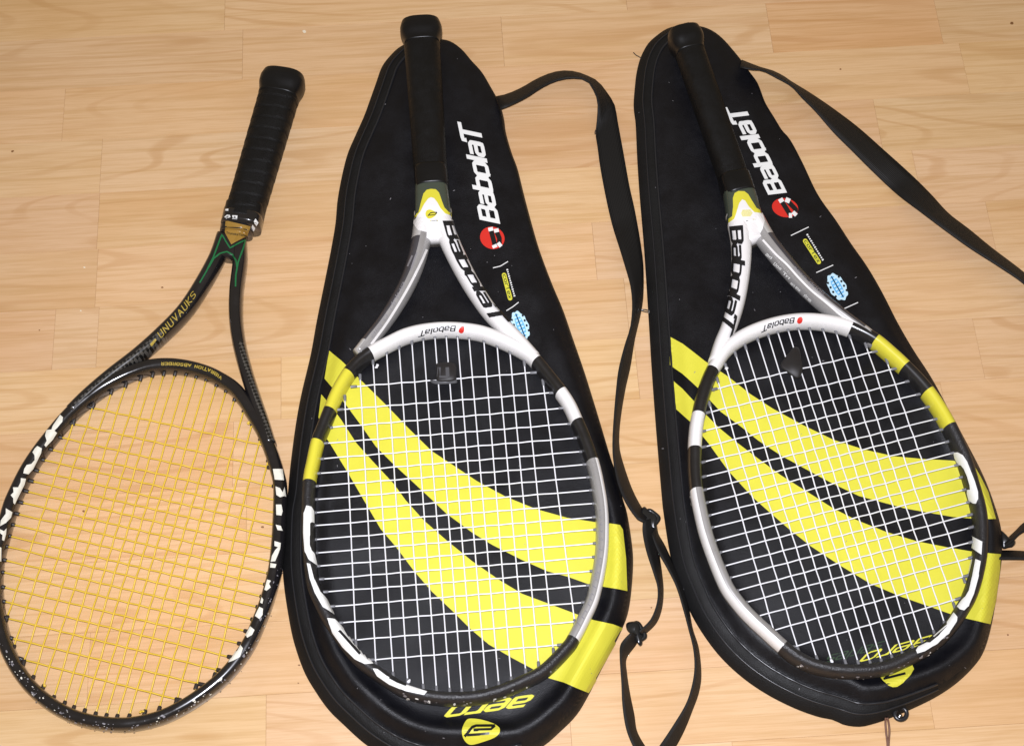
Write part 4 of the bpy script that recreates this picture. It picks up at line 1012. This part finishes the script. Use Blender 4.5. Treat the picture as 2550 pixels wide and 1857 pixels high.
for poly in (za((620, 135), (648, 160), (640, 205), (590, 265), (555, 300), (530, 285), (545, 245), (590, 180)),
             za((480, 290), (545, 285), (585, 320), (540, 390), (470, 465), (455, 445), (480, 400), (465, 350)),
             za((385, 455), (430, 480), (420, 530), (380, 610), (340, 690), (290, 745), (240, 735), (250, 690), (275, 650), (320, 640), (355, 600), (355, 550), (335, 520), (360, 480)),
             za((215, 785), (265, 790), (250, 850), (210, 930), (170, 1010), (150, 1055), (135, 1040), (135, 990), (110, 960), (140, 930), (135, 880), (185, 880), (210, 830)),
             za((60, 1095), (125, 1135), (110, 1190), (60, 1245), (0, 1280), (10, 1220), (60, 1150)),
             za((0, 1310), (40, 1330), (65, 1300), (60, 1360), (40, 1430), (20, 1420), (25, 1370), (0, 1350)),
             za((-10, 1490), (12, 1500), (10, 1640), (-10, 1640)),
             zr((463, 57), (540, 57), (550, 150), (478, 145)), zr((485, 200), (520, 215), (540, 250), (555, 205), (568, 285), (550, 280), (520, 290), (490, 270)),
             zr((487, 350), (530, 350), (540, 405), (530, 440), (490, 435)), zr((485, 515), (525, 525), (540, 565), (500, 560)),
             zr((475, 650), (525, 665), (520, 710), (503, 760), (480, 815), (445, 820), (455, 770), (480, 725), (503, 700), (475, 690)),
             zr((443, 830), (490, 840), (480, 870), (440, 868)), zr((415, 965), (445, 975), (430, 1000), (443, 1030), (410, 1058), (393, 1050)),
             zr((370, 1110), (383, 1130), (375, 1165), (358, 1155)), zr((350, 1190), (380, 1205), (375, 1255), (350, 1290), (315, 1265)),
             zr((275, 1350), (310, 1380), (290, 1420), (250, 1445), (235, 1425)), zr((185, 1490), (215, 1530), (190, 1600), (140, 1630), (95, 1648), (110, 1615))):
    Print([h1.bvh], Z1, .0003).poly(poly, False, 4).make('peeling_letter', M['worn_white'], root1)
tip1 = [(700, 1420), (672, 1500), (650, 1560), (615, 1625), (570, 1682), (520, 1725), (460, 1765), (400, 1792), (340, 1810), (290, 1812), (240, 1806), (190, 1792), (140, 1765), (95, 1730), (60, 1690), (25, 1640), (5, 1600)]
chips('paint_chip', h1.bvh, tip1, 40, 21, M['worn_white'], root1, Z1, 8, (.6, 1.8))
chips('scuff', h1.bvh, tip1, 150, 23, M['mid_grey'], root1, Z1, 9, (.5, 1.6))
handle(root1, [(711, 184), (603, 553)], .0175, 50, 47, .0160, 1.12, .0125, .02, None)
Tube([(612, 517), (607, 540), (602, 562)], .0172, 48.5, .0158, n=3.0, nphi=28, center=P(2000, 430, 0), step=.002).make('collar', [M['rubber']], root1)
tp1 = Tube([(606, 541), (603, 554), (600, 567)], .0172, 49.5, .0161, n=3.0, nphi=28, center=P(2000, 430, 0), step=.002); tp1.make('finishing_tape', [M['black_gloss']], root1)
zg = lambda *p: Z(550, 440, 6.88, p)
pr = Print([tp1.bvh], .03, .0003).poly(zg((195, 665), (285, 668), (280, 725), (195, 720)), step=4).stroke(zg((70, 700), (110, 665), (160, 672)), 3).stroke(zg((90, 712), (165, 690)), 2.4)
pr.poly(zg((590, 720), (640, 790), (610, 845), (560, 770)), step=4).poly(zg((545, 818), (590, 880), (565, 935), (520, 875)), step=4)
pr.poly(zg((150, 410), (158, 480), (112, 490), (120, 440)), step=4).poly(zg((135, 512), (130, 590), (80, 585), (92, 530)), step=4)
pr.make('tape_lettering', M['letter_white'], root1)
Print([tp1.bvh], .03, .0006).stroke(zg((215, 700), (262, 702)), 1.6).stroke(zg((240, 680), (240, 715)), 1.6).make('tape_mark', M['black_print'], root1)
mt1 = [(182, 1055), (231, 1014), (276, 980), (312, 963), (349, 947), (379, 938), (407, 934), (435, 934), (463, 934), (488, 940), (513, 947), (538, 961), (562, 975), (583, 997), (606, 1024), (627, 1058), (647, 1094), (667, 1147)]
mm1 = [114, 159, 192, 225, 256, 287, 313, 339, 366, 396, 423, 452, 479, 507, 540, 573, 610, 645]
mb1 = [(18, 1536), (35, 1609), (60, 1646), (83, 1685), (108, 1708), (134, 1735), (161, 1749), (184, 1760), (211, 1768), (238, 1776), (265, 1780), (292, 1782), (322, 1781), (361, 1771), (397, 1762), (440, 1742), (489, 1705), (535, 1678)]
cl1 = [(230, 1015), (184, 1055), (153, 1089), (129, 1119), (109, 1145), (94, 1172), (81, 1198), (68, 1223), (55, 1251), (45, 1279), (34, 1306), (25, 1334), (18, 1360), (13, 1394), (8, 1424), (9, 1461), (11, 1497), (17, 1538), (29, 1588), (54, 1640)]
cr1 = [(655, 1108), (668, 1163), (681, 1210), (686, 1245), (687, 1276), (685, 1307), (683, 1336), (679, 1366), (674, 1396), (668, 1427), (660, 1454), (651, 1484), (641, 1510), (628, 1541), (611, 1570), (595, 1601), (570, 1634), (543, 1667), (498, 1702), (440, 1740)]
strings(root1, list(zip(mt1, mb1)), list(zip(cl1, cr1)), Z1, M['string_yellow'], r=.00075, gm=M['grommet'], glen=.0046, gr=.0017)
def knot(root, c, z, m, s=1.0):
    rr = random.Random(int(c[0])); pts = [P(c[0] + rr.uniform(-4, 4) * s, c[1] + rr.uniform(-4, 4) * s, z + rr.uniform(.0, .002)) for _ in range(7)]
    wire('knot', [Vector(p) for p in crom([tuple(p) for p in pts], False, 5)], .0008, m, root, 6)
knot(root1, (622, 1050), Z1, M['string_yellow'], 1.4); knot(root1, (352, 1774), Z1, M['string_yellow'], 1.5); knot(root1, (110, 1708), Z1, M['string_yellow'])
knot(root2, (938, 911), ZR, M['string_white']); knot(root2, (1018, 1695), ZR, M['string_white']); knot(root3, (1810, 918), ZR, M['string_white']); knot(root3, (2072, 1644), ZR, M['string_white'], 1.3)

# ---- vibration dampeners
d2 = thing('vibration_dampener', 'black squared dampener with grey letter bars held in the strings of the middle racket', 'dampener', P(1108, 930, ZR), 'dampeners held in racket strings')
z5 = lambda *p: Z(850, 620, 2.665, p)
blob('body', z5((630, 765), (660, 752), (735, 752), (762, 775), (765, 840), (750, 876), (640, 880), (632, 830)), ZR - .004, ZR + .0055, M['dampener'], d2, .2)
blob('flange', z5((590, 868), (640, 872), (750, 862), (768, 875), (755, 892), (620, 896)), ZR - .003, ZR + .003, M['dampener_flange'], d2, .1)
o = bpy.data.objects['body']; t_ = bvh(o.data)
Print([t_], ZR, .0003).stroke(z5((650, 785), (646, 848)), 8).stroke(z5((703, 785), (706, 848)), 9).stroke(z5((650, 848), (706, 848)), 5).make('mark', M['dampener_flange'], d2)
d3 = thing('vibration_dampener', 'dark kite shaped rubber dampener held in the strings of the right racket', 'dampener', P(1972, 905, ZR), 'dampeners held in racket strings')
blob('body', Z(1700, 620, 2.665, ((738, 650), (772, 658), (788, 720), (797, 800), (775, 855), (742, 852), (690, 815), (648, 772), (690, 705))), ZR - .004, ZR + .005, M['dampener'], d3, .12)
